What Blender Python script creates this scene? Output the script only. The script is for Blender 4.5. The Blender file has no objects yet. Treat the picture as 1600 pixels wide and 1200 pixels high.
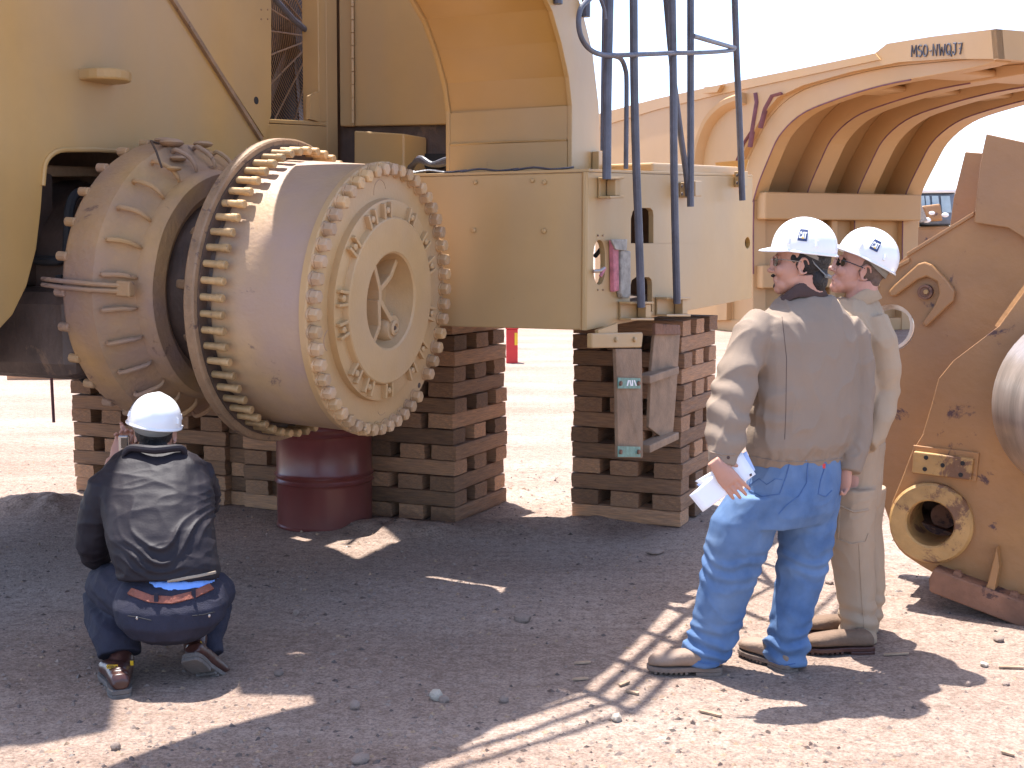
import bpy, bmesh, math, random
from mathutils import Vector, Matrix, noise
from mathutils.geometry import tessellate_polygon
R = math.radians; PI = math.pi
rnd = random.Random(7)
C = bpy.context.scene.collection
scn = bpy.context.scene

# ---------------------------------------------------------------- camera, sky, sun, exposure
FOC, YH, HC = 2000.0, 390.0, 1.66
PITCH = math.atan((600 - YH) / FOC)
cd = bpy.data.cameras.new('camera'); cam = bpy.data.objects.new('camera', cd); C.objects.link(cam)
cam.location = (0, 0, HC); cam.rotation_euler = (PI / 2 - PITCH, 0, 0)
cd.sensor_width = 36; cd.lens = 36 * FOC / 1600; cd.clip_end = 6000; cd.clip_start = .05
scn.camera = cam
SX, SY = .16, -.26                       # how far a shadow runs on the ground per metre of height
L = Vector((SX, SY, -1)).normalized()
EL = math.asin(-L.z); AZ = math.atan2(-L.x, -L.y)
w = bpy.data.worlds.new('World'); scn.world = w; w.use_nodes = True
nt = w.node_tree; bg = nt.nodes['Background']
sk = nt.nodes.new('ShaderNodeTexSky'); sk.sky_type = 'NISHITA'; sk.sun_disc = False
sk.sun_elevation = EL; sk.sun_rotation = AZ; sk.altitude = 1500; sk.air_density = .7; sk.dust_density = 4; sk.ozone_density = .3
nt.links.new(sk.outputs[0], bg.inputs[0]); bg.inputs[1].default_value = .15
sd = bpy.data.lights.new('sun', 'SUN'); sun = bpy.data.objects.new('sun', sd); C.objects.link(sun)
sd.energy = 3.1; sd.angle = R(.55); sd.color = (1, .97, .93)
sun.rotation_euler = L.to_track_quat('-Z', 'Y').to_euler(); sun.location = (-6, 12, 30)
scn.view_settings.view_transform = 'Standard'; scn.view_settings.look = 'None'
scn.view_settings.exposure = 2.02; scn.view_settings.gamma = 1
scn.render.engine = 'CYCLES'
try: scn.cycles.max_bounces = 8; scn.cycles.diffuse_bounces = 5
except Exception: pass

# ---------------------------------------------------------------- surveying helpers
cp, sp = math.cos(PITCH), math.sin(PITCH)
def ray(x, y):
    a, b = (x - 800) / FOC, (600 - y) / FOC
    return Vector((a, cp + b * sp, -sp + b * cp))
CO = Vector((0, 0, HC))
def P(x, y, d): r = ray(x, y); return CO + r * (d / r.y)
def G(x, y, z=0): r = ray(x, y); return CO + r * ((z - HC) / r.z)
def PL(x, y, p, n): r = ray(x, y); return CO + r * ((p - CO).dot(n) / r.dot(n))
def V(*a): return Vector(a)
Z = V(0, 0, 1)

# ---------------------------------------------------------------- mesh helpers
class MB:
    def __init__(s): s.v = []; s.f = []; s.m = []; s.sm = []
    def add(s, vs, fs, m=0, smooth=False):
        o = len(s.v); s.v += [Vector(p) for p in vs]
        for f in fs: s.f.append([o + i for i in f]); s.m.append(m); s.sm.append(smooth)
        return s
    def box(s, c, ax, ay, az, m=0):
        c = Vector(c); vs = [c + ax * i + ay * j + az * k for i in (-1, 1) for j in (-1, 1) for k in (-1, 1)]
        return s.add(vs, [(0, 1, 3, 2), (4, 6, 7, 5), (0, 4, 5, 1), (2, 3, 7, 6), (0, 2, 6, 4), (1, 5, 7, 3)], m)
    def quadbox(s, q, t, m=0):
        n = len(q); vs = list(q) + [p + t for p in q]
        fs = [tuple(range(n))[::-1], tuple(range(n, 2 * n))] + [(i, (i + 1) % n, n + (i + 1) % n, n + i) for i in range(n)]
        return s.add(vs, fs, m)
    def plate(s, loops, t, m=0):
        tris = tessellate_polygon(loops); flat = [p for l in loops for p in l]; n = len(flat)
        fs = [tuple(x) for x in tris] + [tuple(i + n for i in x)[::-1] for x in tris]
        o = 0
        for l in loops:
            k = len(l); fs += [(o + i, o + (i + 1) % k, n + o + (i + 1) % k, n + o + i) for i in range(k)]; o += k
        return s.add(flat + [p + t for p in flat], fs, m)
    def tube(s, path, rad, seg=10, m=0, flat=1.0, closed=False):
        path = [Vector(p) for p in path]; n = len(path)
        if not hasattr(rad, '__len__'): rad = [rad] * n
        vs = []; up = None
        for i, p in enumerate(path):
            if closed: t = path[(i + 1) % n] - path[i - 1]
            else: t = path[min(i + 1, n - 1)] - path[max(i - 1, 0)]
            t.normalize()
            if up is None:
                up = V(0, 0, 1) if abs(t.z) < .9 else V(0, 1, 0)
            a = t.cross(up)
            if a.length < 1e-4: a = t.orthogonal()
            a.normalize(); b = a.cross(t).normalized(); up = b
            vs += [p + (a * math.cos(2 * PI * k / seg) + b * math.sin(2 * PI * k / seg) * flat) * rad[i] for k in range(seg)]
        fs = []
        for i in range(n if closed else n - 1):
            j = (i + 1) % n
            fs += [(i * seg + k, i * seg + (k + 1) % seg, j * seg + (k + 1) % seg, j * seg + k) for k in range(seg)]
        s.add(vs, fs, m, True)
        if not closed: o = len(s.v) - len(vs); s.f += [[o + k for k in range(seg)][::-1], [o + (n - 1) * seg + k for k in range(seg)]]; s.m += [m, m]; s.sm += [False, False]
        return s
    def lathe(s, o, ax, prof, seg=64, m=0, smooth=True, close=True):
        ax = ax.normalized(); a = ax.cross(Z)
        if a.length < 1e-3: a = V(1, 0, 0)
        a.normalize(); b = a.cross(ax).normalized(); vs = []
        for t, r in prof:
            vs += [o + ax * t + (a * math.cos(2 * PI * k / seg) + b * math.sin(2 * PI * k / seg)) * r for k in range(seg)]
        fs = []; n = len(prof)
        for i in range(n - 1):
            fs += [(i * seg + k, i * seg + (k + 1) % seg, (i + 1) * seg + (k + 1) % seg, (i + 1) * seg + k) for k in range(seg)]
        s.add(vs, fs, m, smooth)
        if close:
            q = len(s.v) - len(vs)
            if prof[0][1] > 1e-4: s.f.append([q + k for k in range(seg)][::-1]); s.m.append(m); s.sm.append(False)
            if prof[-1][1] > 1e-4: s.f.append([q + (n - 1) * seg + k for k in range(seg)]); s.m.append(m); s.sm.append(False)
        return s
    def ell(s, c, rx, ry, rz, B=None, seg=20, rings=12, m=0):
        B = B or Matrix.Identity(3); c = Vector(c); vs = [c + B @ V(0, 0, rz)]
        for i in range(1, rings):
            th = PI * i / rings
            vs += [c + B @ V(rx * math.sin(th) * math.cos(2 * PI * k / seg), ry * math.sin(th) * math.sin(2 * PI * k / seg), rz * math.cos(th)) for k in range(seg)]
        vs.append(c + B @ V(0, 0, -rz)); e = len(vs) - 1
        fs = [(0, 1 + k, 1 + (k + 1) % seg) for k in range(seg)]
        for i in range(rings - 2):
            a, b = 1 + i * seg, 1 + (i + 1) * seg
            fs += [(a + k, b + k, b + (k + 1) % seg, a + (k + 1) % seg) for k in range(seg)]
        a = 1 + (rings - 2) * seg; fs += [(a + k, e, a + (k + 1) % seg) for k in range(seg)]
        return s.add(vs, fs, m, True)
    def rings(s, rs, m=0, seg=28, pw=2.3):      # each ring: centre, axis a (vector), axis b (vector)
        vs = []
        for c, a, b in rs:
            for k in range(seg):
                x, y = math.cos(2 * PI * k / seg), math.sin(2 * PI * k / seg)
                q = (abs(x) ** pw + abs(y) ** pw) ** (-1 / pw)
                vs.append(Vector(c) + (a * x + b * y) * q)
        n = len(rs); fs = []
        for i in range(n - 1):
            fs += [(i * seg + k, i * seg + (k + 1) % seg, (i + 1) * seg + (k + 1) % seg, (i + 1) * seg + k) for k in range(seg)]
        fs += [tuple(range(seg))[::-1], tuple((n - 1) * seg + k for k in range(seg))]
        return s.add(vs, fs, m, True)
    def build(s, name, mats, parent=None, bevel=0, base=None, fixn=True):
        me = bpy.data.meshes.new(name); o = bpy.data.objects.new(name, me); C.objects.link(o)
        org = Vector(base) if base is not None else V(0, 0, 0)
        if parent is not None:
            o.parent = parent; q = parent
            while q is not None: org = org + Vector(q.location); q = q.parent
        me.from_pydata([p - org for p in s.v], [], s.f)
        if base is not None and parent is None: o.location = base
        for mt in (mats if isinstance(mats, (list, tuple)) else [mats]): me.materials.append(mt)
        me.polygons.foreach_set('material_index', s.m); me.polygons.foreach_set('use_smooth', s.sm)
        if fixn:
            bm = bmesh.new(); bm.from_mesh(me); bmesh.ops.recalc_face_normals(bm, faces=bm.faces); bm.to_mesh(me); bm.free()
        if bevel:
            b = o.modifiers.new('edge', 'BEVEL'); b.width = bevel; b.segments = 2; b.limit_method = 'ANGLE'; b.angle_limit = R(40)
        me.update()
        if any(s.sm): me.set_sharp_from_angle(angle=R(34))
        return o
def tag(o, label=None, cat=None, group=None, kind=None):
    if label: o['label'] = label
    if cat: o['category'] = cat
    if group: o['group'] = group
    if kind: o['kind'] = kind
    return o
def thing(name, label, cat, loc, group=None):
    o = bpy.data.objects.new(name, None); C.objects.link(o); o.location = loc; o.empty_display_size = .1
    return tag(o, label, cat, group)
def bez(pts, n=6):                               # Catmull-Rom through 3-D points
    pts = [Vector(p) for p in pts]; out = []
    for i in range(len(pts) - 1):
        a, b, c, d = pts[max(i - 1, 0)], pts[i], pts[i + 1], pts[min(i + 2, len(pts) - 1)]
        for k in range(n):
            t = k / n
            out.append(.5 * ((2 * b) + (c - a) * t + (2 * a - 5 * b + 4 * c - d) * t * t + (3 * b - a - 3 * c + d) * t ** 3))
    out.append(pts[-1]); return out
def fuse(mb, name, mat, parent, vox=.006, smooth=6, wrinkle=None, bump=None):
    me = bpy.data.meshes.new('t'); me.from_pydata(mb.v, [], mb.f)
    bm = bmesh.new(); bm.from_mesh(me); bmesh.ops.recalc_face_normals(bm, faces=bm.faces); bm.to_mesh(me); bm.free()
    t = bpy.data.objects.new('t', me); C.objects.link(t)
    r = t.modifiers.new('r', 'REMESH'); r.mode = 'VOXEL'; r.voxel_size = vox
    if smooth: q = t.modifiers.new('s', 'SMOOTH'); q.iterations = smooth; q.factor = .5
    bpy.context.view_layer.update()
    dg = bpy.context.evaluated_depsgraph_get(); m2 = bpy.data.meshes.new_from_object(t.evaluated_get(dg))
    bpy.data.objects.remove(t); bpy.data.meshes.remove(me)
    if wrinkle:
        ns = [v.normal.copy() for v in m2.vertices]
        for v, nn in zip(m2.vertices, ns): v.co = v.co + nn * wrinkle(v.co, nn)
    org = V(0, 0, 0); q = parent
    while q is not None: org = org + Vector(q.location); q = q.parent
    for v in m2.vertices: v.co = v.co - org
    m2.polygons.foreach_set('use_smooth', [True] * len(m2.polygons))
    m2.materials.clear(); m2.materials.append(mat); m2.name = name
    o = bpy.data.objects.new(name, m2); C.objects.link(o); o.parent = parent; m2.update()
    return o

# ---------------------------------------------------------------- materials
def mat(name, col, rough=.6, metal=0, var=.12, vscale=3, bump=.0, bscale=60, spots=None, spec=.5, sp_scale=6, sp_lo=.62, dust=None, dusta=.0, rand=0, stretch=(1, 1, 1), dst=None):
    m = bpy.data.materials.new(name); m.use_nodes = True; n = m.node_tree.nodes; l = m.node_tree.links
    b = n['Principled BSDF']; b.inputs['Roughness'].default_value = rough; b.inputs['Metallic'].default_value = metal
    b.inputs['Specular IOR Level'].default_value = spec
    tc = n.new('ShaderNodeTexCoord'); mp = n.new('ShaderNodeMapping'); mp.inputs['Scale'].default_value = stretch
    l.new(tc.outputs['Object'], mp.inputs[0]); co = mp.outputs[0]
    nz = n.new('ShaderNodeTexNoise'); nz.inputs['Scale'].default_value = vscale; nz.inputs['Detail'].default_value = 7; nz.inputs['Roughness'].default_value = .6
    l.new(co, nz.inputs['Vector'])
    rp = n.new('ShaderNodeValToRGB'); e = rp.color_ramp.elements
    e[0].position = .3; e[1].position = .7
    e[0].color = (*[c * (1 - var) for c in col], 1); e[1].color = (*[min(1, c * (1 + var)) for c in col], 1)
    l.new(nz.outputs['Fac'], rp.inputs[0]); out = rp.outputs[0]
    def mix(fac, a, c2):
        x = n.new('ShaderNodeMix'); x.data_type = 'RGBA'; l.new(fac, x.inputs['Factor']); l.new(a, x.inputs['A'])
        if isinstance(c2, tuple): x.inputs['B'].default_value = (*c2, 1)
        else: l.new(c2, x.inputs['B'])
        return x.outputs['Result']
    if dust:
        n3 = n.new('ShaderNodeTexNoise'); n3.inputs['Scale'].default_value = vscale * .7; n3.inputs['Detail'].default_value = 9; l.new(tc.outputs['Object'], n3.inputs['Vector'])
        if dst: m3 = n.new('ShaderNodeMapping'); m3.inputs['Scale'].default_value = dst; l.new(tc.outputs['Object'], m3.inputs[0]); l.new(m3.outputs[0], n3.inputs['Vector'])
        r3 = n.new('ShaderNodeMapRange'); r3.inputs[1].default_value = .35; r3.inputs[2].default_value = .7; r3.inputs[4].default_value = dusta; l.new(n3.outputs['Fac'], r3.inputs[0])
        out = mix(r3.outputs[0], out, dust)
    if spots:
        n2 = n.new('ShaderNodeTexNoise'); n2.inputs['Scale'].default_value = sp_scale; n2.inputs['Detail'].default_value = 10; n2.inputs['Roughness'].default_value = .7; n2.inputs['Distortion'].default_value = .4
        l.new(co, n2.inputs['Vector'])
        r2 = n.new('ShaderNodeMapRange'); r2.inputs[1].default_value = sp_lo; r2.inputs[2].default_value = sp_lo + .05; l.new(n2.outputs['Fac'], r2.inputs[0])
        out = mix(r2.outputs[0], out, spots)
    if rand:
        oi = n.new('ShaderNodeObjectInfo'); hs = n.new('ShaderNodeHueSaturation')
        mr = n.new('ShaderNodeMapRange'); mr.inputs[3].default_value = 1 - rand; mr.inputs[4].default_value = 1 + rand; l.new(oi.outputs['Random'], mr.inputs[0])
        l.new(mr.outputs[0], hs.inputs['Value']); l.new(out, hs.inputs['Color']); out = hs.outputs[0]
    l.new(out, b.inputs['Base Color'])
    if bump:
        nb = n.new('ShaderNodeTexNoise'); nb.inputs['Scale'].default_value = bscale; nb.inputs['Detail'].default_value = 6; l.new(co, nb.inputs['Vector'])
        bp = n.new('ShaderNodeBump'); bp.inputs['Strength'].default_value = bump; bp.inputs['Distance'].default_value = .01
        l.new(nb.outputs['Fac'], bp.inputs['Height']); l.new(bp.outputs[0], b.inputs['Normal'])
    return m
M = {}
M['paint'] = mat('yellow machine paint', (.47, .27, .080), .42, var=.14, vscale=1.3, bump=.14, bscale=9, dust=(.38, .265, .15), dusta=.7, spots=(.21, .12, .07), sp_scale=9, sp_lo=.685, dst=(1.6, 1.6, .3))
M['ochre'] = mat('shade-deepened ochre paint', (.44, .235, .048), .42, var=.09, vscale=1.3, bump=.1, bscale=9, dust=(.43, .29, .2), dusta=.45)  # deeper ochre puts the overhang's shade into the fender colour
M['hub'] = mat('dusty hub paint', (.50, .305, .13), .5, var=.08, vscale=4, bump=.2, bscale=70, dust=(.46, .32, .21), dusta=.5)
M['barrel'] = mat('stained hub barrel', (.43, .275, .14), .55, var=.14, vscale=3.5, bump=.25, bscale=50, dust=(.36, .245, .20), dusta=.95, spots=(.20, .13, .10), sp_scale=6, sp_lo=.63)
M['brake'] = mat('dusty brake housing', (.44, .26, .105), .7, var=.2, vscale=4, bump=.5, bscale=40, dust=(.30, .195, .15), dusta=1, spots=(.17, .10, .07), sp_scale=4.5, sp_lo=.6)
M['bolt'] = mat('hub bolt paint', (.50, .305, .135), .5, var=.15, vscale=12, bump=.2, bscale=90, dust=(.40, .27, .19), dusta=.7, rand=.16, spots=(.22, .14, .08), sp_scale=22, sp_lo=.62)
M['brass'] = mat('oiled stud steel', (.42, .265, .12), .45, metal=.12, rand=.25, spots=(.2, .12, .07), sp_scale=25, sp_lo=.6, var=.2, vscale=30, bump=.2, bscale=150)
M['rustrim'] = mat('rusty flange', (.27, .165, .09), .6, var=.25, vscale=9, bump=.4, bscale=80, spots=(.12, .07, .05), sp_scale=16, sp_lo=.58)
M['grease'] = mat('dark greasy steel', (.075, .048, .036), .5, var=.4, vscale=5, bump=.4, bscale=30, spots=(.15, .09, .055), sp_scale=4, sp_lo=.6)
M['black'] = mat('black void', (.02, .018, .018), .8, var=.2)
M['wood'] = mat('crib timber', (.38, .20, .10), .85, var=.35, vscale=9, bump=.6, bscale=45, rand=.5, spots=(.12, .07, .045), sp_scale=5, sp_lo=.62, stretch=(1, 1, 3), dust=(.22, .14, .10), dusta=.5)
M['drum'] = mat('red brown drum enamel', (.13, .026, .022), .32, var=.15, vscale=4, bump=.1, bscale=14, dust=(.2, .1, .08), dusta=.4)
M['rail'] = mat('dark grey handrail paint', (.075, .075, .095), .45, var=.3, vscale=9, bump=.3, bscale=60)
M['bed'] = mat('truck bed paint', (.46, .26, .10), .55, var=.08, vscale=.6, bump=.1, bscale=5, dust=(.44, .28, .16), dusta=.5)
M['purple'] = mat('purple primer marks', (.16, .06, .07), .7, var=.3, vscale=4)
M['link'] = mat('worn yellow steel plate', (.38, .185, .06), .5, var=.18, vscale=2.5, bump=.35, bscale=20, dust=(.30, .155, .075), dusta=.8, spots=(.08, .035, .035), sp_scale=4.5, sp_lo=.605)
M['rust'] = mat('rusted iron', (.20, .095, .055), .75, var=.3, vscale=7, bump=.5, bscale=40, spots=(.07, .035, .03), sp_scale=9, sp_lo=.56)
M['ring'] = mat('worn bore ring', (.42, .24, .085), .55, var=.25, vscale=7, bump=.4, bscale=35, spots=(.17, .08, .04), sp_scale=5, sp_lo=.53)
M['silver'] = mat('bare bright metal', (.5, .42, .36), .3, metal=.6, var=.25, vscale=12, bump=.2, stretch=(1, 1, .15))
M['jacket'] = mat('taupe cotton jacket', (.265, .20, .15), .9, var=.05, vscale=5, bump=.35, bscale=350, spec=.2)
M['collar'] = mat('brown corduroy collar', (.085, .055, .05), .9, var=.1, bump=.5, bscale=300, spec=.2)
M['shirt'] = mat('beige shirt', (.40, .295, .20), .9, var=.05, vscale=5, bump=.3, bscale=350, spec=.2)
M['khaki'] = mat('khaki cargo cloth', (.39, .285, .195), .9, var=.05, vscale=5, bump=.3, bscale=350, spec=.2)
M['jean'] = mat('faded blue denim', (.08, .145, .28), .85, var=.22, vscale=9, bump=.4, bscale=400, spec=.2, dust=(.19, .27, .40), dusta=.65)
M['jeanseam'] = mat('denim seam', (.06, .12, .27), .85, var=.2, vscale=60)
M['navy'] = mat('black windbreaker', (.019, .0145, .018), .62, var=.1, vscale=6, bump=.1, bscale=120, spec=.25)
M['navypant'] = mat('navy trousers', (.028, .026, .040), .8, var=.2, vscale=12, bump=.3, bscale=250, spec=.25)
M['blue'] = mat('light blue shirt', (.2, .38, .85), .8, var=.08, vscale=20)
M['belt'] = mat('red brown leather', (.22, .06, .03), .5, var=.25, vscale=40, bump=.3, bscale=150)
M['tan'] = mat('tan piping', (.35, .27, .19), .8)
def skin(name, c):
    m = mat(name, c, .5, var=.1, vscale=14, bump=.12, bscale=220); b = m.node_tree.nodes['Principled BSDF']
    b.inputs['Subsurface Weight'].default_value = .12; b.inputs['Subsurface Radius'].default_value = (.02, .008, .004); b.inputs['Subsurface Scale'].default_value = .3
    return m
M['skin1'] = skin('skin', (.46, .235, .165)); M['skin2'] = skin('sunburnt skin', (.48, .25, .19))
M['hair'] = mat('black hair', (.012, .009, .009), .6, var=.3, vscale=30, bump=.8, bscale=240, stretch=(1, 1, .3))
M['hair2'] = mat('short brown hair', (.13, .085, .065), .8, var=.3, vscale=60, bump=.6, bscale=400)
M['helmet'] = mat('white helmet shell', (.80, .80, .80), .25, var=.02, vscale=8, bump=.03, bscale=12)
M['band'] = mat('grey headband', (.23, .22, .2), .7)
M['logoblue'] = mat('navy sticker', (.02, .035, .11), .4, var=.05); M['logowhite'] = mat('white lettering', (.8, .8, .8), .4, var=.02); M['logoyel'] = mat('yellow lettering', (.75, .42, .02), .4, var=.02)
M['lens'] = mat('dark lens', (.012, .012, .012), .08, var=.1, spec=.8)
M['frame'] = mat('frame metal', (.35, .33, .31), .25, metal=.8, var=.1)
M['bootl'] = mat('tan work boot', (.23, .145, .095), .7, var=.15, vscale=12, bump=.3, bscale=90, dust=(.3, .22, .17), dusta=.5)
M['bootb'] = mat('brown suede boot', (.155, .095, .06), .85, var=.2, vscale=12, bump=.3, bscale=90)
M['bootd'] = mat('dark brown leather boot', (.06, .022, .016), .32, var=.3, vscale=16, bump=.2, bscale=60)
M['sole'] = mat('dusty sole', (.16, .115, .09), .85, var=.2, vscale=20, bump=.5, bscale=80)
M['soleg'] = mat('grey rubber sole', (.13, .105, .09), .8, var=.2, vscale=20, bump=.5, bscale=80)
M['paper'] = mat('white paper', (.8, .8, .82), .7, var=.02)
M['paperb'] = mat('pale blue paper', (.45, .55, .8), .7, var=.02)
M['red'] = mat('red paint', (.55, .03, .03), .45); M['yel'] = mat('yellow panel', (.75, .5, .03), .5)
M['pink'] = mat('faded red strip', (.45, .14, .16), .6, var=.4, vscale=22)
M['wornw'] = mat('worn white strip', (.33, .29, .24), .6, var=.35, vscale=25)
M['green'] = mat('green safety sticker', (.12, .25, .2), .5, var=.3, vscale=40)
M['glass'] = mat('pale cab glass', (.35, .45, .5), .1, var=.2); M['greyblue'] = mat('blue grey steel', (.15, .18, .22), .5, var=.3, vscale=3)
M['stone'] = mat('stone', (.26, .19, .15), .9, var=.3, vscale=18, bump=.5, bscale=60, rand=.25)
M['palestone'] = mat('pale stone', (.45, .38, .3), .9, var=.3, vscale=25, bump=.5, bscale=60)
M['chip'] = mat('wood chip', (.33, .22, .14), .9, var=.3, vscale=30, rand=.2)
M['ladder'] = mat('worn grey brown step strap', (.25, .155, .09), .7, var=.25, vscale=10, bump=.3, bscale=90)

# ---------------------------------------------------------------- ground
def hgt(x, y):
    if y > 60 or abs(x) > 40: return 0
    z = .012 * noise.noise(V(x * .7, y * .7, 1)) + .008 * noise.noise(V(x * 2.3, y * 2.3, 4)) + .0045 * noise.noise(V(x * 9, y * 9, 8)) + .0022 * noise.noise(V(x * 28, y * 28, 2))
    z += .006 * max(0, noise.noise(V(x * 1.3 + 4, y * 4.5, 7))) + .010 * max(0, noise.noise(V(x * 5 + 2, y * 5, 3)) - .35)
    for cx, cy, a, rx, ry in ((-3.2, 8.2, .07, .7, .22), (-2.9, 8.0, .04, .25, .2), (-.55, 7.35, .06, .35, .16), (-.1, 7.45, .03, .3, .15), (.45, 7.75, .03, .5, .1), (-.8, 7.5, .05, .2, .12)):
        q = ((x - cx) / rx) ** 2 + ((y - cy) / ry) ** 2
        if q < 6: z += a * math.exp(-q) * (1 + .6 * noise.noise(V(x * 8, y * 8, 3)))
    return z
def make_ground():
    def axis(lo, hi, st, far):
        a = [lo + st * i for i in range(int((hi - lo) / st) + 1)]; d = st; h = a[-1]
        while h < far: d *= 1.25; h += d; a.append(h)
        d = st; l = lo
        while l > -far: d *= 1.25; l -= d; a.insert(0, l)
        return a
    xs = axis(-4, 4.2, .026, 3500); ys = axis(3.2, 10, .026, 4500)
    ys = [y for y in ys if y > -60]
    vs = [(x, y, hgt(x, y)) for y in ys for x in xs]; n = len(xs)
    fs = [(j * n + i, j * n + i + 1, (j + 1) * n + i + 1, (j + 1) * n + i) for j in range(len(ys) - 1) for i in range(n - 1)]
    me = bpy.data.meshes.new('ground'); me.from_pydata(vs, [], fs); o = bpy.data.objects.new('ground', me); C.objects.link(o)
    me.polygons.foreach_set('use_smooth', [True] * len(fs)); tag(o, kind='structure')
    m = bpy.data.materials.new('dirt'); m.use_nodes = True; N = m.node_tree.nodes; l = m.node_tree.links; b = N['Principled BSDF']
    b.inputs['Roughness'].default_value = .95; b.inputs['Specular IOR Level'].default_value = .15
    tc = N.new('ShaderNodeTexCoord')
    def nz(s, d=8, r=.6, st=None):
        x = N.new('ShaderNodeTexNoise'); x.inputs['Scale'].default_value = s; x.inputs['Detail'].default_value = d; x.inputs['Roughness'].default_value = r
        if st:
            q = N.new('ShaderNodeMapping'); q.inputs['Scale'].default_value = st; l.new(tc.outputs['Object'], q.inputs[0]); l.new(q.outputs[0], x.inputs['Vector'])
        else: l.new(tc.outputs['Object'], x.inputs['Vector'])
        return x.outputs['Fac']
    def ramp(f, p0, c0, p1, c1):
        r = N.new('ShaderNodeValToRGB'); e = r.color_ramp.elements; e[0].position = p0; e[1].position = p1; e[0].color = (*c0, 1); e[1].color = (*c1, 1); l.new(f, r.inputs[0]); return r.outputs[0]
    def mix(f, a, c, mode='MIX'):
        x = N.new('ShaderNodeMix'); x.data_type = 'RGBA'; x.blend_type = mode
        if isinstance(f, float): x.inputs['Factor'].default_value = f
        else: l.new(f, x.inputs['Factor'])
        l.new(a, x.inputs['A']); l.new(c, x.inputs['B']); return x.outputs['Result']
    A = ramp(nz(1.1), .35, (.275, .205, .16), .65, (.37, .285, .23))
    Bc = ramp(nz(.16, 6), .4, (.33, .235, .18), .62, (.40, .325, .27))
    c1 = mix(.5, A, Bc)
    st = ramp(nz(.5, 8, .65, (.35, 2.2, 1)), .42, (.80, .72, .68), .6, (1.15, 1.15, 1.15)); c1 = mix(.5, c1, st, 'MULTIPLY')
    gr = ramp(nz(75, 4, .7), .34, (.50, .46, .45), .6, (1.18, 1.18, 1.18)); c1 = mix(.75, c1, gr, 'MULTIPLY')
    g2 = ramp(nz(19, 5, .7), .36, (.66, .62, .6), .58, (1.1, 1.1, 1.1)); c1 = mix(.7, c1, g2, 'MULTIPLY')
    l.new(c1, b.inputs['Base Color'])
    ad = N.new('ShaderNodeMath'); ad.operation = 'ADD'; l.new(nz(60, 6, .7), ad.inputs[0]); l.new(nz(14, 6, .7), ad.inputs[1])
    bp = N.new('ShaderNodeBump'); bp.inputs['Strength'].default_value = .9; bp.inputs['Distance'].default_value = .016; l.new(ad.outputs[0], bp.inputs['Height']); l.new(bp.outputs[0], b.inputs['Normal'])
    me.materials.append(m)
make_ground()

# ---------------------------------------------------------------- the wheel loader on its cribs
U = V(.9135, -.4067, 0).normalized(); W = V(.4067, .9135, 0).normalized()      # axle direction (outwards), rear direction
HCN = P(595, 469, 6.0)                                                      # centre of the hub's outer face
AX = (U - Z * .062).normalized()
FB = V(.317, 6.9, 0)                                                        # foot of the fender's outer corner
ld = thing('wheel_loader', 'huge dusty yellow wheel loader with its wheels off, jacked up on timber cribs', 'loader', (-1.2, 7.5, 0))

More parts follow.
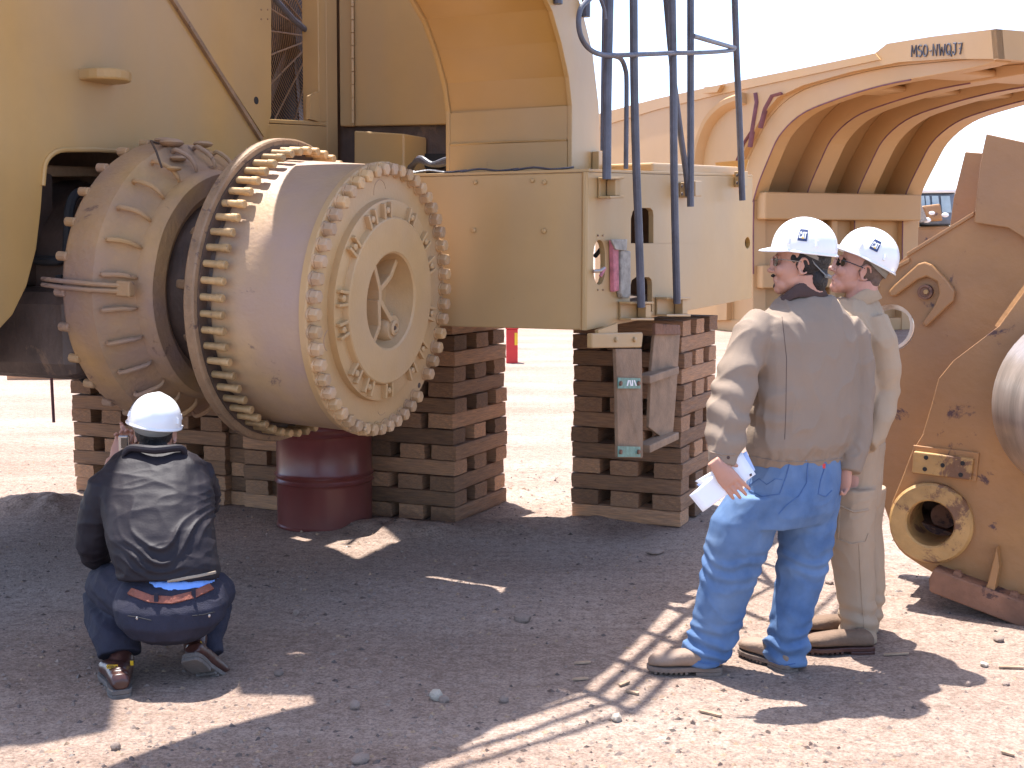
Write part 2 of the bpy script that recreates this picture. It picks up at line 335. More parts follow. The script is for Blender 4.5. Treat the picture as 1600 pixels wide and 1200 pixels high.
def hub():
    h = MB()
    prof = [(-.51, .60), (-.50, .635), (-.05, .628), (-.045, .618), (-.012, .618), (0, .612), (0, .43), (.012, .425), (.04, .415), (.045, .40), (.045, .345), (.022, .338), (.022, .29), (.048, .285), (.05, .165), (.045, .155), (-.04, .142), (-.10, .125), (-.13, .09), (-.14, .0)]
    prof = [(-.51, .60), (-.50, .632), (-.04, .625)] + [(-.035, .635), (-.002, .64), (.004, .634), (.004, .48)] + [(.005, .474), (.036, .469), (.038, .464), (.036, .396), (.060, .388), (.064, .382), (.060, .232), (.052, .222), (-.03, .21), (-.075, .18), (-.095, .10), (-.10, .0)]
    h.lathe(HCN, AX, prof[:3], 96, 0, close=False); h.lathe(HCN, AX, prof[2:], 96, 1, close=False)
    hb = h.build('wheel_hub', [M['barrel'], M['hub']], ld)
    a = AX.cross(Z).normalized(); b = a.cross(AX).normalized()
    def cp_(t, r, ang):
        if t < -.3: t += .09
        return HCN + AX * t + (a * math.cos(ang) + b * math.sin(ang)) * r
    # hexagonal bolts on the rim
    for k in range(50):
        ang = 2 * PI * (k + .5) / 50
        if k == HOLE: 
            MB().lathe(cp_(.003, .607, ang), AX, [(0, .014), (.003, .013)], 14).build('bolt_hole', M['grease'], hb); continue
        o = MB().lathe(cp_(0, .607, ang), AX, [(0, .034), (.012, .034)], 18, smooth=False)
        o.lathe(cp_(.012, .607, ang), AX, [(0, .0315), (.032, .031), (.039, .025)], 6, smooth=False)
        o.build('hub_bolt', M['bolt'], hb, bevel=.0015)
    # cover: lugs, pockets, small bolts
    for k in range(14):
        ang = 2 * PI * (k + .25) / 14 + (.07 if k % 3 else -.05)
        for s in (-1, 1):
            q = MB(); an = ang + s * .068; rad = (a * math.cos(an) + b * math.sin(an)); tg = AX.cross(rad)
            q.box(cp_(.046, .424, an), AX * .016, rad * .036, tg * .0075); q.build('cover_rib', M['hub'], hb, bevel=.003)
        MB().lathe(cp_(.034, .424, ang), AX, [(0, .0175), (.024, .017), (.029, .012)], 6, smooth=False).build('cover_bolt', M['hub'], hb, bevel=.002)
    # centre recess: ribs and plug
    def cl(x, y, t=0): return HCN + AX * t + a * x + b * y
    sgn = -1 if a.x > 0 else 1     # +x of the sketch points to the picture's right
    A = a if a.x > 0 else -a
    def sk_(x, y, t): return HCN + AX * t + A * x + b * y
    if b.z < 0: b = -b
    for pts in (((-.10, .17), (-.035, .05), (-.03, .0)), ((-.035, .05), (.06, .11), (.11, .185)), ((-.03, .0), (.085, -.10)), ((-.04, .0), (-.025, -.12), (-.075, -.195))):
        q = MB()
        for (x0, y0), (x1, y1) in zip(pts, pts[1:]):
            p0, p1 = sk_(x0, y0, .005), sk_(x1, y1, .005); d = (p1 - p0); n_ = AX.cross(d).normalized()
            q.box((p0 + p1) / 2 - AX * .05, d * .52, n_ * .013, AX * .062)
        q.build('recess_rib', M['hub'], hb, bevel=.004)
    q = MB(); q.lathe(sk_(.115, -.135, -.13), AX, [(0, .082), (.12, .07), (.14, .058), (.14, .038), (.15, .037), (.155, .022), (.145, .018)], 28); q.build('fill_plug', M['hub'], hb)
    MB().lathe(sk_(.115, -.135, .018), AX, [(0, .012), (.003, .010)], 6).build('plug_socket', M['grease'], hb)
    # cast ring marks on the face
    for (x, y, r, a0, a1) in ((-.06, .50, .055, .1, 1.1), (-.44, -.16, .05, .55, 1.35), (.05, -.5, .05, 1.2, 1.7)):
        MB().tube([sk_(x + r * math.cos(PI * (a0 + (a1 - a0) * i / 10)), y + r * math.sin(PI * (a0 + (a1 - a0) * i / 10)), .004) for i in range(11)], .0022, 5).build('cast_mark', M['barrel'], hb)
    # flange and studs
    f = MB().lathe(HCN, AX, [(-.57, .50), (-.57, .722), (-.56, .73), (-.522, .73), (-.515, .722), (-.515, .60)], 96, 0)
    fl = f.build('rim_flange', M['rustrim'], ld)
    MB().lathe(HCN, AX, [(-.514, .70), (-.508, .70), (-.508, .64), (-.49, .636)], 96, close=False).build('flange_seat', M['grease'], fl)
    for k in range(58):
        ang = 2 * PI * k / 58; st = MB(); o_ = cp_(-.61, .676, ang)
        st.lathe(o_, AX, [(0, .0165), (.088, .0165), (.09, .0195), (.122, .0195), (.126, .016)], 14)
        st.build('wheel_stud', M['brass'], fl)
    # spindle neck with gussets
    n = MB().lathe(HCN, AX, [(-.97, .44), (-.89, .43), (-.77, .43), (-.65, .46), (-.57, .58)], 64)
    nk = n.build('spindle', M['grease'], ld)
    for k in range(10):
        an = 2 * PI * (k + .1) / 10; rad = (a * math.cos(an) + b * math.sin(an)); tg = AX.cross(rad) * .022
        MB().quadbox([cp_(-.95, .42, an) - tg, cp_(-.68, .42, an) - tg, cp_(-.655, .64, an) - tg, cp_(-.72, .58, an) - tg, cp_(-.82, .50, an) - tg], tg * 2).build('gusset', M['rustrim'], nk, bevel=.01)
    # brake housing
    bk = MB().lathe(HCN, AX, [(-1.31, .45), (-1.31, .65), (-1.29, .68), (-1.27, .69), (-1.11, .685), (-1.095, .67), (-1.075, .645), (-.97, .578), (-.96, .568), (-.895, .56), (-.88, .55), (-.875, .47), (-.90, .43)], 96)
    bh = bk.build('brake_housing', M['brake'], ld)
    for v in bh.data.vertices:
        v.co += noise.noise_vector(Vector(v.co) * 5) * .004
    for k in range(26):
        an = 2 * PI * (k + .35) / 26; rad = (a * math.cos(an) + b * math.sin(an)); tg = AX.cross(rad)
        q = MB().tube(bez([cp_(-1.175, .652, an), cp_(-1.15, .675, an), cp_(-1.08, .640, an + .01), cp_(-1.045, .600, an), cp_(-1.045, .57, an)], 3), [.004, .008, .011, .012, .012, .012, .012, .011, .011, .010, .009, .007, .004], 8)
        q.build('cooling_rib', M['brake'], bh)
        MB().lathe(cp_(-1.41, .685, an + .1), AX, [(0, .022), (.05, .022), (.055, .017)], 10).build('housing_bolt', M['brake'], bh)
    # clamp bar across the housing
    an = PI if a.x > 0 else 0
    an += 0 * an
    for s_ in (-.02, .02):
        MB().tube([cp_(-1.5, .68, an + s_), cp_(-1.35, .715, an + s_), cp_(-1.19, .71, an + s_), cp_(-1.05, .64, an + s_)], .011, 8).build('clamp_rod', M['brake'], bh)
    q = MB().box(cp_(-1.05, .64, an), AX * .04, (a * math.cos(an)) * .02, b * .035); q.build('clamp_block', M['brake'], bh, bevel=.008)
    # lumps of dried mud and a wire on top of the housing
    for (an2, t, s_) in ((1.45, -1.30, .05), (1.25, -1.12, .04), (1.7, -1.2, .05), (1.05, -1.05, .035), (1.35, -1.2, .06)):
        c = cp_(t, .70 if t < -1.18 else .64, an2 if b.z > 0 else -an2)
        MB().ell(c, s_, s_ * 1.3, s_ * .35, seg=10, rings=6).build('mud_clod', M['brake'], bh)
    pt = [cp_(-1.22, .71, 1.25), cp_(-1.2, .745, 1.15), cp_(-1.1, .74, 1.02), cp_(-1.09, .66, 1.0)]
    MB().tube(pt, .006, 6).build('bent_wire', M['grease'], bh)
    # axle housing going under the machine
    ah = MB().lathe(HCN - Z * 0, AX, [(-3.5, .62), (-2.8, .66), (-2.2, .56), (-1.65, .44), (-1.30, .50)], 40)
    aho = ah.build('axle_housing', M['grease'], ld)
    ctr = HCN - AX * 1.9
    MB().box(ctr - W * .42 + Z * .22, U * .22, W * .12, Z * .28).build('axle_pad', M['grease'], aho, bevel=.02)
    MB().box(ctr - W * .30 - Z * .28, U * .6, W * .3, Z * .22).build('axle_sump', M['grease'], aho, bevel=.08)
    q = MB().lathe(ctr - W * .555 + Z * .27, -W, [(0, .05), (.02, .05), (.03, .03)], 14); q.build('pin_cap', M['rustrim'], aho)
    q = MB().box(ctr - W * .55 + Z * .25, U * .07, W * .02, Z * .22); q.build('cleat', M['rustrim'], aho, bevel=.01)
HOLE = 31
hub()

# positions on the upright planes of the machine
def pu(x, y, off=0): return PL(x, y, HCN - U * 1.43 + U * off, U)          # side plates (facing along the axle)
def pf(x, y, off=0): return PL(x, y, FB + W * off, W)                       # faces square to them
# main side plate with the axle arch
def arc(cx, cy, rx, ry, a0, a1, n=8): return [(cx + rx * math.cos(R(a0 + (a1 - a0) * i / n)), cy - ry * math.sin(R(a0 + (a1 - a0) * i / n))) for i in range(n + 1)]
TOPZ = 4.75
def top_at(q, z=TOPZ): return V(q.x, q.y, z)
lo = [(-420, 700), (-120, 600), (0, 514), (20, 492), (42, 447), (57, 390), (64, 330), (67, 290)] + arc(102, 266, 33, 32, 180, 90, 6) + [(150, 234), (185, 236)] + arc(195, 262, 22, 26, 90, 10, 5) + [(222, 330), (222, 560), (330, 560), (407, 560), (421, 262), (421, 180)]
pts = [pu(x, y) for x, y in lo]
pts.append(top_at(pts[-1])); pts.append(top_at(pts[0]))
sp_ = MB().plate([pts], -U * .05).build('side_panel', M['paint'], ld, bevel=.006)
# rolled lip of the arch
lip = [pu(x, y, .004) for x, y in lo[3:22]]
MB().tube(lip[4:], .012, 8, flat=1).build('arch_lip', M['paint'], sp_)
# welded seam strip running up at a slant, second sheet right of it, lug, holes
s0, s1 = pu(408, 218, .012), pu(268, -4, .012); d = (s1 - s0); s1 = s0 + d * 1.6
MB().box((s0 + s1) / 2, d * .8, d.cross(U).normalized() * .013, U * .012).build('seam_strip', M['rustrim'], sp_, bevel=.003)
q = [pu(410, 214, .003), pu(421, 180, .003), pu(421, 0, .003), top_at(pu(421, 0, .003), 4.7), s0 + d * 1.55 - U * .009]
MB().quadbox(q, U * .012).build('upper_sheet', M['paint'], sp_)
lg = [(122, 113), (140, 109), (165, 112), (192, 113), (199, 118), (199, 128), (190, 133), (165, 134), (130, 135), (121, 130)]
lp = [PL(x, y, pu(122, 122), W) for x, y in lg]
lp = [pu(122, 122) + (pu(199, 122) - pu(122, 122)) * 0]
c0 = pu(150, 116)
q = MB(); a_, b_ = U * .17, W * .11
q.add([], [])
ring = [c0 - U * .02 + W * .12 * math.cos(t) * 1 + U * (.2 * max(0, math.sin(t)) ** .6) for t in [PI * i / 14 for i in range(15)]]
q.quadbox([p - Z * .04 for p in ring], Z * .055).build('lifting_lug', M['paint'], sp_, bevel=.012)
MB().lathe(pu(400, 157, .014), U, [(0, .022), (.003, .022)], 18).build('drain_hole', M['black'], sp_)
for (x, y) in ((408, 15), (418, 15), (408, 30), (418, 30)): MB().lathe(pu(x, y, .015), U, [(0, .006), (.004, .005)], 8).build('rivet', M['rustrim'], sp_)
for a_, b_ in (((60, 60), (62, 225)), ((250, 90), (400, 95))):
    pass
# radiator bay with fan guard
ea, eb = pu(501, 190), pu(530, 262)
fr = MB()
fr.quadbox([pu(499, 190), pu(511, 190), top_at(pu(511, 0)), top_at(pu(499, 0))], -U * .12)
fr.quadbox([pu(421, 186), pu(511, 190), pu(511, 197), pu(421, 192)], -U * .14)
frm = fr.build('radiator_frame', M['paint'], ld, bevel=.004)
q = MB().quadbox([pu(511, 262), pu(529, 262), top_at(pu(529, 0)), top_at(pu(511, 0))], -U * .06); q.build('corner_post', M['paint'], ld, bevel=.01)
q = MB().quadbox([pu(400, 300), pu(511, 330), pu(511, 197.5), pu(421, 193)], -U * .05); q.build('lower_sheet', M['paint'], ld, bevel=.004)
MB().quadbox([pu(485, 150, .01), pu(499, 143, .01), pu(499, 190, .01), pu(484, 186, .01)], -U * .03).build('bracket_plate', M['paint'], frm)
dk = [pu(380, 300, -.62), pu(600, 300, -.62), top_at(pu(600, 0, -.62)), top_at(pu(380, 0, -.62))]
MB().quadbox(dk, -U * .02).build('radiator_core', M['black'], frm)
fc = pu(494, 58, -.30)
fg = MB()
for k in range(34):
    r_ = .06 + k * .021
    n_ = 40
    fg.tube([fc + (W * math.cos(2 * PI * i / n_) + Z * math.sin(2 * PI * i / n_)) * r_ for i in range(n_)], .0028, 5, closed=True)
for k in range(24):
    an = 2 * PI * (k + .3) / 24; fg.tube([fc + (W * math.cos(an) + Z * math.sin(an)) * .05, fc + (W * math.cos(an) + Z * math.sin(an)) * .78], .006, 6)
fg.build('fan_guard', M['rustrim'], frm)
fb_ = MB()
for k in range(8):
    an = 2 * PI * k / 8 + .2; d1 = W * math.cos(an) + Z * math.sin(an); d2 = W * -math.sin(an) + Z * math.cos(an)
    c = fc - U * .16; fb_.quadbox([c + d1 * .1 - d2 * .05, c + d1 * .68 - d2 * .09, c + d1 * .68 + d2 * .1 - U * .08, c + d1 * .1 + d2 * .05 - U * .05], -U * .012)
fb_.lathe(fc - U * .24, U, [(0, .13), (.12, .12), (.14, .1)], 20)
fb_.build('cooling_fan', M['grease'], frm, bevel=.003)
MB().tube([pu(426, -6, -.1), pu(458, 30, -.1), pu(500, 66, -.1)], .018, 8).build('guard_brace', M['rail'], frm)
# engine door (square to the side), hinge, little box and the dark bay behind
DP = pu(529, 120)
def pd(x, y, off=0): return PL(x, y, DP + W * off, W)
q = MB().quadbox([pd(531, 197), pd(552, 197), top_at(pd(552, 0)), top_at(pd(531, 0))], W * .05); q.build('door_jamb', M['paint'], ld, bevel=.008)
dr = MB().quadbox([pd(554, 197, .012), pd(790, 193, .012), top_at(pd(790, 0, .012)), top_at(pd(554, 0, .012))], W * .04).build('engine_door', M['paint'], ld, bevel=.008)
hp, ht = pd(551, 192, -.012), top_at(pd(551, 0, -.012), 3.6)
MB().quadbox([pd(512, 330, .12), pd(572, 330, .12), top_at(pd(572, 0, .12)), top_at(pd(512, 0, .12))], W * .04).build('door_post', M['grease'], ld)
h_ = MB(); n_ = 14
for k in range(n_):
    a0, a1 = hp + (ht - hp) * (k / n_), hp + (ht - hp) * ((k + .92) / n_)
    h_.tube([a0, a1], .011, 10)
h_.build('piano_hinge', M['paint'], dr)
for v in ((585, 18), ): pass
q = MB().quadbox([pd(553, 204, -.25), pd(631, 209, -.25), pd(631, 300, -.25), pd(553, 300, -.25)], W * .3); q.build('tool_box', M['paint'], ld, bevel=.01)
q = MB().quadbox([pd(531, 150, .06), pd(800, 150, .06), pd(800, 330, .06), pd(531, 330, .06)], W * .05); q.build('bay_back', M['grease'], ld)  # dark panel colour stands for the shade inside the recess
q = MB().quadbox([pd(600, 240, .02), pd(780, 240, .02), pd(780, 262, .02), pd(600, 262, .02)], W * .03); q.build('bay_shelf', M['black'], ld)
for k in range(3):
    q = MB().tube(bez([pf(640, 262 + k * 3, .5), pf(655, 251 - k * 2, .35), pf(675, 257, .3), pf(698, 249 + 3 * k, .3), pf(730, 245, .3)], 4), .016, 8); q.build('hydraulic_hose', M['rail'], ld)
def gup(x, y, z): g = G(x, y); return V(g.x - SX * z, g.y - SY * z, z)
# the machine's body above and behind (mostly out of the frame; it throws the long shade)
bA = HCN - U * 1.60; 
def at_uv(u_, v_, z): q = FB + U * u_ + W * v_; return V(q.x, q.y, z)
bd = MB()
ub = -2.02
bd.quadbox([at_uv(ub, -3.5, 2.3), at_uv(ub, -.25, 2.3), at_uv(-4.1, -.25, 2.3), at_uv(-4.1, -3.5, 2.3)], Z * (TOPZ - 2.3))
bd.quadbox([at_uv(ub - .75, -.25, 1.5), at_uv(ub - .75, .62, 1.5), at_uv(-4.1, .3, 1.5), at_uv(-4.1, -.25, 1.5)], Z * (TOPZ - 1.55))
bd.build('engine_hood', M['paint'], ld, bevel=.02)
MB().plate([[at_uv(-2.2, -3.9, TOPZ)] + [gup(*q, TOPZ) for q in ((-100, 1200), (0, 1172), (172, 1142), (180, 1095), (178, 1058), (200, 1030), (350, 1030), (374, 1085), (620, 1086), (620, 1022), (400, 1022))] + [at_uv(-1.66, -1.8, TOPZ), at_uv(-1.66, .62, TOPZ), at_uv(-2.2, .62, TOPZ)],
    [gup(*q, TOPZ) for q in ((14, 1112), (40, 1096), (85, 1080), (116, 1072), (112, 1084), (70, 1100))]], Z * .025).build('added_shade_roof', M['paint'], ld)  # unseen roof sheet added; notch and hole cut to shape the shade
bd = MB().quadbox([at_uv(ub + .03, -.25, TOPZ + .03), at_uv(ub + .03, .62, TOPZ + .03), at_uv(-.95, .72, TOPZ + .03), at_uv(-.95, .55, TOPZ + .03), at_uv(-1.85, .4, TOPZ + .03), at_uv(-1.95, -.25, TOPZ + .03)], Z * .03); bd.build('hood_edge', M['paint'], ld)
# rear frame under the hood
bd = MB().quadbox([at_uv(-2.3, -2.6, 1.1), at_uv(-2.3, .5, 1.1), at_uv(-4.1, .3, 1.1), at_uv(-4.1, -2.6, 1.1)], Z * 1.15); bd.build('chassis_frame', M['grease'], ld, bevel=.02)
# fender: channel section that stands on the bumper and arches over the missing wheel
FW = .75
prof = [(0, 2.075), (0, 2.42), (-.045, 2.56), (-.15, 2.72), (-.276, 2.86), (-.45, 2.97), (-.75, 3.06), (-1.1, 3.1), (-1.5, 3.1)]
wid = [.46, .42, .40, .37, .33, .30, .28, .27, .27]
fe = MB()
outer, inner = [], []
ps = [V(t, 0, z) for t, z in prof]
nrm = []
for i in range(len(ps)):
    d = ps[min(i + 1, len(ps) - 1)] - ps[max(i - 1, 0)]; nrm.append(V(d.z, 0, -d.x).normalized())
def fp(i, u_, k): t = ps[i] + nrm[i] * k; return at_uv(u_, t.x, t.z)
def strip(u0, u1, k0, k1, i0=0):
    n = len(ps)
    vs = []; fs = []
    for i in range(i0, n):
        vs += [fp(i, u0, k0(i)), fp(i, u1, k0(i)), fp(i, u1, k1(i)), fp(i, u0, k1(i))]
    m_ = n - i0
    for i in range(m_ - 1):
        for j in range(4): fs.append((4 * i + j, 4 * i + (j + 1) % 4, 4 * i + 4 + (j + 1) % 4, 4 * i + 4 + j))
    fs += [(0, 1, 2, 3), (4 * m_ - 4, 4 * m_ - 1, 4 * m_ - 2, 4 * m_ - 3)]
    return vs, fs
sh = MB().add(*strip(-.026, -FW + .026, lambda i: .02, lambda i: .035)); fsheet = sh.build('fender_sheet', M['ochre'], ld)
fl_ = MB().add(*strip(0, -.025, lambda i: 0, lambda i: wid[i])); fo = fl_.build('fender_side', M['paint'], ld, bevel=.004)
fl_ = MB().add(*strip(-FW + .025, -FW, lambda i: 0, lambda i: wid[i] * .8)); fl_.build('fender_lip', M['paint'], ld, bevel=.004)
MB().quadbox([at_uv(-.026, -.0, 2.08), at_uv(-FW + .026, 0, 2.08), at_uv(-FW + .026, 0, 2.235), at_uv(-.026, 0, 2.235)], W * .018).build('fender_foot_plate', M['paint'], fsheet)
MB().quadbox([at_uv(-.026, .006, 2.245), at_uv(-FW + .026, .006, 2.245), at_uv(-FW + .026, .006, 2.41), at_uv(-.026, .006, 2.42)], W * .012).build('fender_mid_plate', M['paint'], fsheet)
MB().tube([at_uv(-.03, .0, 2.24), at_uv(-.4, .0, 2.243), at_uv(-FW + .03, .0, 2.238)], .006, 6).build('weld_bead', M['paint'], fsheet)
for a0, a1, mm in ((-.62, -.47, 'rust'), (-.40, -.10, 'paint'), (-.06, .0, 'rust')):
    MB().quadbox([at_uv(a0, .03, 2.0), at_uv(a1, .03, 2.0), at_uv(a1, .03, 2.073), at_uv(a0, .03, 2.073)], W * .12).build('shim_block', M[mm], fsheet, bevel=.004)

def sh_up(x, y, z): g = G(x, y); return V(g.x - SX * z, g.y - SY * z, z)
MB().quadbox([sh_up(x, y, 3.15) for x, y in ((895, 1085), (800, 1120), (700, 1180), (590, 1235), (330, 1330), (150, 1205), (330, 1140), (490, 1097), (470, 1050), (560, 990), (700, 990))], Z * .03).build('added_shade_plate', M['rail'], ld)  # unseen plate added; outline traced back along the sun from the wanted shadow
# rear bumper box
P0 = P(917.5, 516, 6.4); P0t = P(919.5, 269, 6.4); P1 = P(1175, 466, 8.3); P1t = P(1176, 277, 8.3)
NU = (P1 - P0).cross(Z).normalized()
if NU.y > 0: NU = -NU
def pb(x, y, off=0): return PL(x, y, P0 + NU * off, NU)
Lb = 1.55
q0, q0t = P0 - U * Lb, P0t - U * Lb
def smooth_hole(c, rx, ry, pw=2, n=20):
    return [(c[0] + rx * math.copysign(abs(math.cos(2 * PI * i / n)) ** (2 / pw), math.cos(2 * PI * i / n)), c[1] + ry * math.copysign(abs(math.sin(2 * PI * i / n)) ** (2 / pw), math.sin(2 * PI * i / n))) for i in range(n)]
def arch(x0, x1, y0, y1, r=12): return [(x0, y1), (x0, y0 + r * 1.4), (x0 + 3, y0 + 5), (x0 + r * .8, y0), (x1 - 5, y0), (x1 - 1, y0 + 4), (x1, y0 + r), (x1, y1)]
up_loops = [[pb(917.5, 516), pb(1175, 466), pb(1176, 277), pb(919.5, 269)]]
for hh in (arch(986, 1021, 325, 380), arch(984.5, 1019, 433, 487), smooth_hole((936.5, 410), 9.5, 35, 2.4), smooth_hole((1168, 379.5), 4, 9, 2, 14)):
    up_loops.append([pb(x, y) for x, y in hh])
bu = MB().plate(up_loops, -NU * .03).build('bumper_end_plate', M['paint'], ld, bevel=.003)
e = .012
sd_ = MB().quadbox([P0 - NU * .032 - W * 0, q0, q0t, P0t - NU * .032], W * .03).build('bumper_side_plate', M['paint'], ld, bevel=.006)
MB().tube([P0 - NU * .016, P0t - NU * .016], .017, 8).build('corner_weld', M['paint'], sd_)
tb = MB()
far = P1t - U * .9
tb.quadbox([P0t + Z * .002, P1t + Z * .002 - NU * .0, far, P0t - U * .9 + W * 1.43, q0t + W * 1.43, q0t], Z * .014)
tb.build('bumper_top_plate', M['paint'], ld, bevel=.002)
tb = MB(); k_ = Z * .002
tb.quadbox([P0 - NU * .034 + W * .032, P1 - NU * .034 - W * .03, P1 - U * .9, P0 - U * .9 + W * 1.4, q0 + W * 1.4, q0 + W * .032], Z * .02)
tb.quadbox([P1 - W * .002 - NU * .034, P1t - W * .002 - NU * .034 - Z * .01, P1t - U * .9 - Z * .01, P1 - U * .9], -W * .02)
tb.build('bumper_shell', M['grease'], ld)
for (x, y) in ((740, 360), (850, 361), (743, 285), (851, 285), (832, 282)):
    r_ = .011 if y < 300 else .013
    MB().lathe(PL(x, y, P0, W), -W, [(0, r_), (.008, r_), (.012, r_ * .6)], 12).build('button_bolt', M['paint'], sd_)
# hatch and debris on the top
h0 = P0t + (P1t - P0t) * .36; h1 = P0t + (P1t - P0t) * .93
MB().quadbox([h0 - NU * .03, h1 - NU * .03, h1 - NU * .5, h0 - NU * .5], Z * .065).build('top_hatch', M['paint'], ld, bevel=.012)
MB().quadbox([P1t - NU * .05 - W * .02, P1t - NU * .2 - W * .02, P1t - NU * .25 + Z * .1 - W * .02, P1t - NU * .02 + Z * .11 - W * .02], -W * .02).build('top_gusset', M['paint'], ld)
for k in range(5):
    u0 = -.1 - .3 * k
    q = MB().tube(bez([P0t + U * u0 + W * (.05 + .02 * rnd.random()) + Z * .03, P0t + U * (u0 - .1) + W * .02 + Z * .02, P0t + U * (u0 - .22) + W * .06 + Z * .035, P0t + U * (u0 - .32) + W * .03 + Z * .02], 3), .012, 6, flat=.5)
    q.build('cable_bundle', M['rail'], ld)
# things fixed on the end plate
for yy in (366, 372, 445, 452):
    for xx in (934, 941): pass
for xx in (934, 942):
    for yy in (368, 453): MB().lathe(pb(xx, yy, .001), NU, [(0, .005), (.004, .005)], 8).build('stud_head', M['rustrim'], bu)
MB().tube([pb(930, 400, -.1), pb(940, 388, -.1)], .012, 8).build('inner_pipe', M['rail'], bu)
MB().tube([pb(927, 424, .01), pb(938, 423, .03), pb(944, 419, .03)], .009, 8).build('key_handle', M['silver'], bu)
MB().tube([pb(938, 432, .03), pb(941, 426, .035), pb(945, 419, .03)], .009, 8).build('key_tab', M['pink'], bu)
MB().quadbox([pb(951, 375, .002), pb(960, 375, .002), pb(961, 454, .002), pb(953, 456, .002)], NU * .025).build('reflector_strip', M['pink'], bu, bevel=.004)
MB().quadbox([pb(952, 374, .028), pb(978, 374, .028), pb(977, 392, .028), pb(960, 390, .028)], NU * .01).build('strip_cap', M['wornw'], bu, bevel=.003)
MB().quadbox([pb(963, 391, .002), pb(978, 392, .002), pb(978, 462, .002), pb(974, 466, .002), pb(965, 465, .002), pb(963, 458, .002)], NU * .03).build('worn_reflector', M['wornw'], bu, bevel=.006)
def bracket(x0, x1, y0, y1, off=0):
    q = MB(); 
    q.quadbox([pb(x0, y0, off + .002), pb(x1, y0, off + .002), pb(x1, y1, off + .002), pb(x0, y1, off + .002)], NU * .012)
    q.quadbox([pb(x0, y0, off + .015), pb(x1, y0, off + .015), pb(x1, y0 + 3.5, off + .015), pb(x0, y0 + 3.5, off + .015)], NU * .07)
    q.quadbox([pb(x0, y1, off + .015), pb(x1, y1, off + .015), pb(x1, y1 - 3.5, off + .015), pb(x0, y1 - 3.5, off + .015)], NU * .07)
    q.quadbox([pb(x1, y0 + 4, off + .02), pb(x1 - 8, y0 + 4, off + .02), pb(x1 - 8, y1 - 4, off + .02), pb(x1, y1 - 4, off + .02)], NU * .05)
    return q.build('rail_bracket', M['paint'], ld, bevel=.003)
bracket(934, 956, 277, 310); bracket(967, 1004, 471, 500); bracket(1024, 1062, 464, 494)
for (x0, y0) in ((1061, 285), (1074, 283), (1147, 268)):
    q = MB().quadbox([pb(x0, y0, .002), pb(x0 + 10, y0, .002), pb(x0 + 10, y0 + 24, .002), pb(x0, y0 + 24, .002)], NU * .05)
    br = q.build('rail_bracket', M['paint'], ld, bevel=.004)
    for k in (6, 18): MB().lathe(pb(x0 + 4, y0 + k, .053), NU, [(0, .009), (.006, .009)], 8).build('bolt_head', M['grease'], br)
q = MB().quadbox([at_uv(.004, .3, 2.06), at_uv(.004, .42, 2.06), at_uv(.004, .42, 2.2), at_uv(.004, .3, 2.2)], U * .04); q.build('rail_bracket', M['paint'], ld, bevel=.004)
def rail(pts, r=.016, ext=None, n=4):
    w_ = [pb(x, y, o) for x, y, o in pts]
    if ext:
        d = (w_[0] - w_[1]).normalized(); w_.insert(0, w_[0] + d * ext)
    MB().tube(bez(w_, n), r, 10).build('handrail', M['rail'], ld)
rail([(952, 0, .1), (949, 150, .1), (948, 280, .1)], .022, .5)
rail([(944, 0, -.1), (942, 120, -.06), (941, 235, -.03)], .010, 1.0)
rail([(936, -8, .12), (944, 15, .12), (946, 30, .12)], .009)
rail([(990, 0, .12), (991, 130, .12), (994, 255, .12), (999, 385, .115), (1002, 480, .11)], .021, .5)
rail([(1050, 0, .12), (1052, 130, .12), (1053, 255, .12), (1056, 400, .115), (1058, 474, .11)], .021, .5)
rail([(1041, 0, .06), (1050, 100, .06), (1062, 200, .06), (1072, 270, .06), (1075, 306, .06)], .017, .4)
rail([(1079, 0, .08), (1079, 150, .08), (1079, 323, .08)], .02, .45)
rail([(1148, 0, .08), (1151, 90, .08), (1155, 180, .08), (1160, 313, .08)], .02, .45)
rail([(922, -2, .12), (908, 12, .12), (904, 35, .12), (909, 60, .12), (923, 78, .12), (945, 86, .12), (990, 85.5, .14), (1050, 83, .14), (1100, 82, .14), (1140, 79, .1), (1148, 75, .09)], .0125)
rail([(1148, 75, .09), (1110, 64, .2), (1083, 56, .25)], .013)
rail([(958, 87, -.1), (970, 92, -.1), (977, 108, -.1), (979, 135, -.1), (978, 264, -.1)], .013)
# ladder rungs and guards higher up, fender-top handrail (out of the frame: they throw the striped shadows)
for z_ in (3.55, 3.85, 4.15):
    MB().tube([P0 + W * .35 + U * .3 + V(0, 0, z_ - P0.z), P0 + W * .95 + U * .35 + V(0, 0, z_ - P0.z)], .014, 8).build('ladder_rung', M['rail'], ld)
rt = []
for k, t in enumerate((.15, -.25, -.65, -1.05, -1.45)):
    zb = 3.1 if t < -.7 else 2.9
    MB().tube([at_uv(.02, t, zb), at_uv(.02, t, 4.3)], .024, 8).build('guard_post', M['rail'], ld)
for z_ in (3.55, 3.95, 4.3): MB().tube([at_uv(.02, .15, z_), at_uv(.02, -1.45, z_)], .024, 8).build('guard_rail', M['rail'], ld)
for z_ in (3.55, 3.95, 4.3): MB().tube([at_uv(.02, -1.4, z_), at_uv(-.35, -2.2, z_)], .019, 8).build('guard_rail', M['rail'], ld)

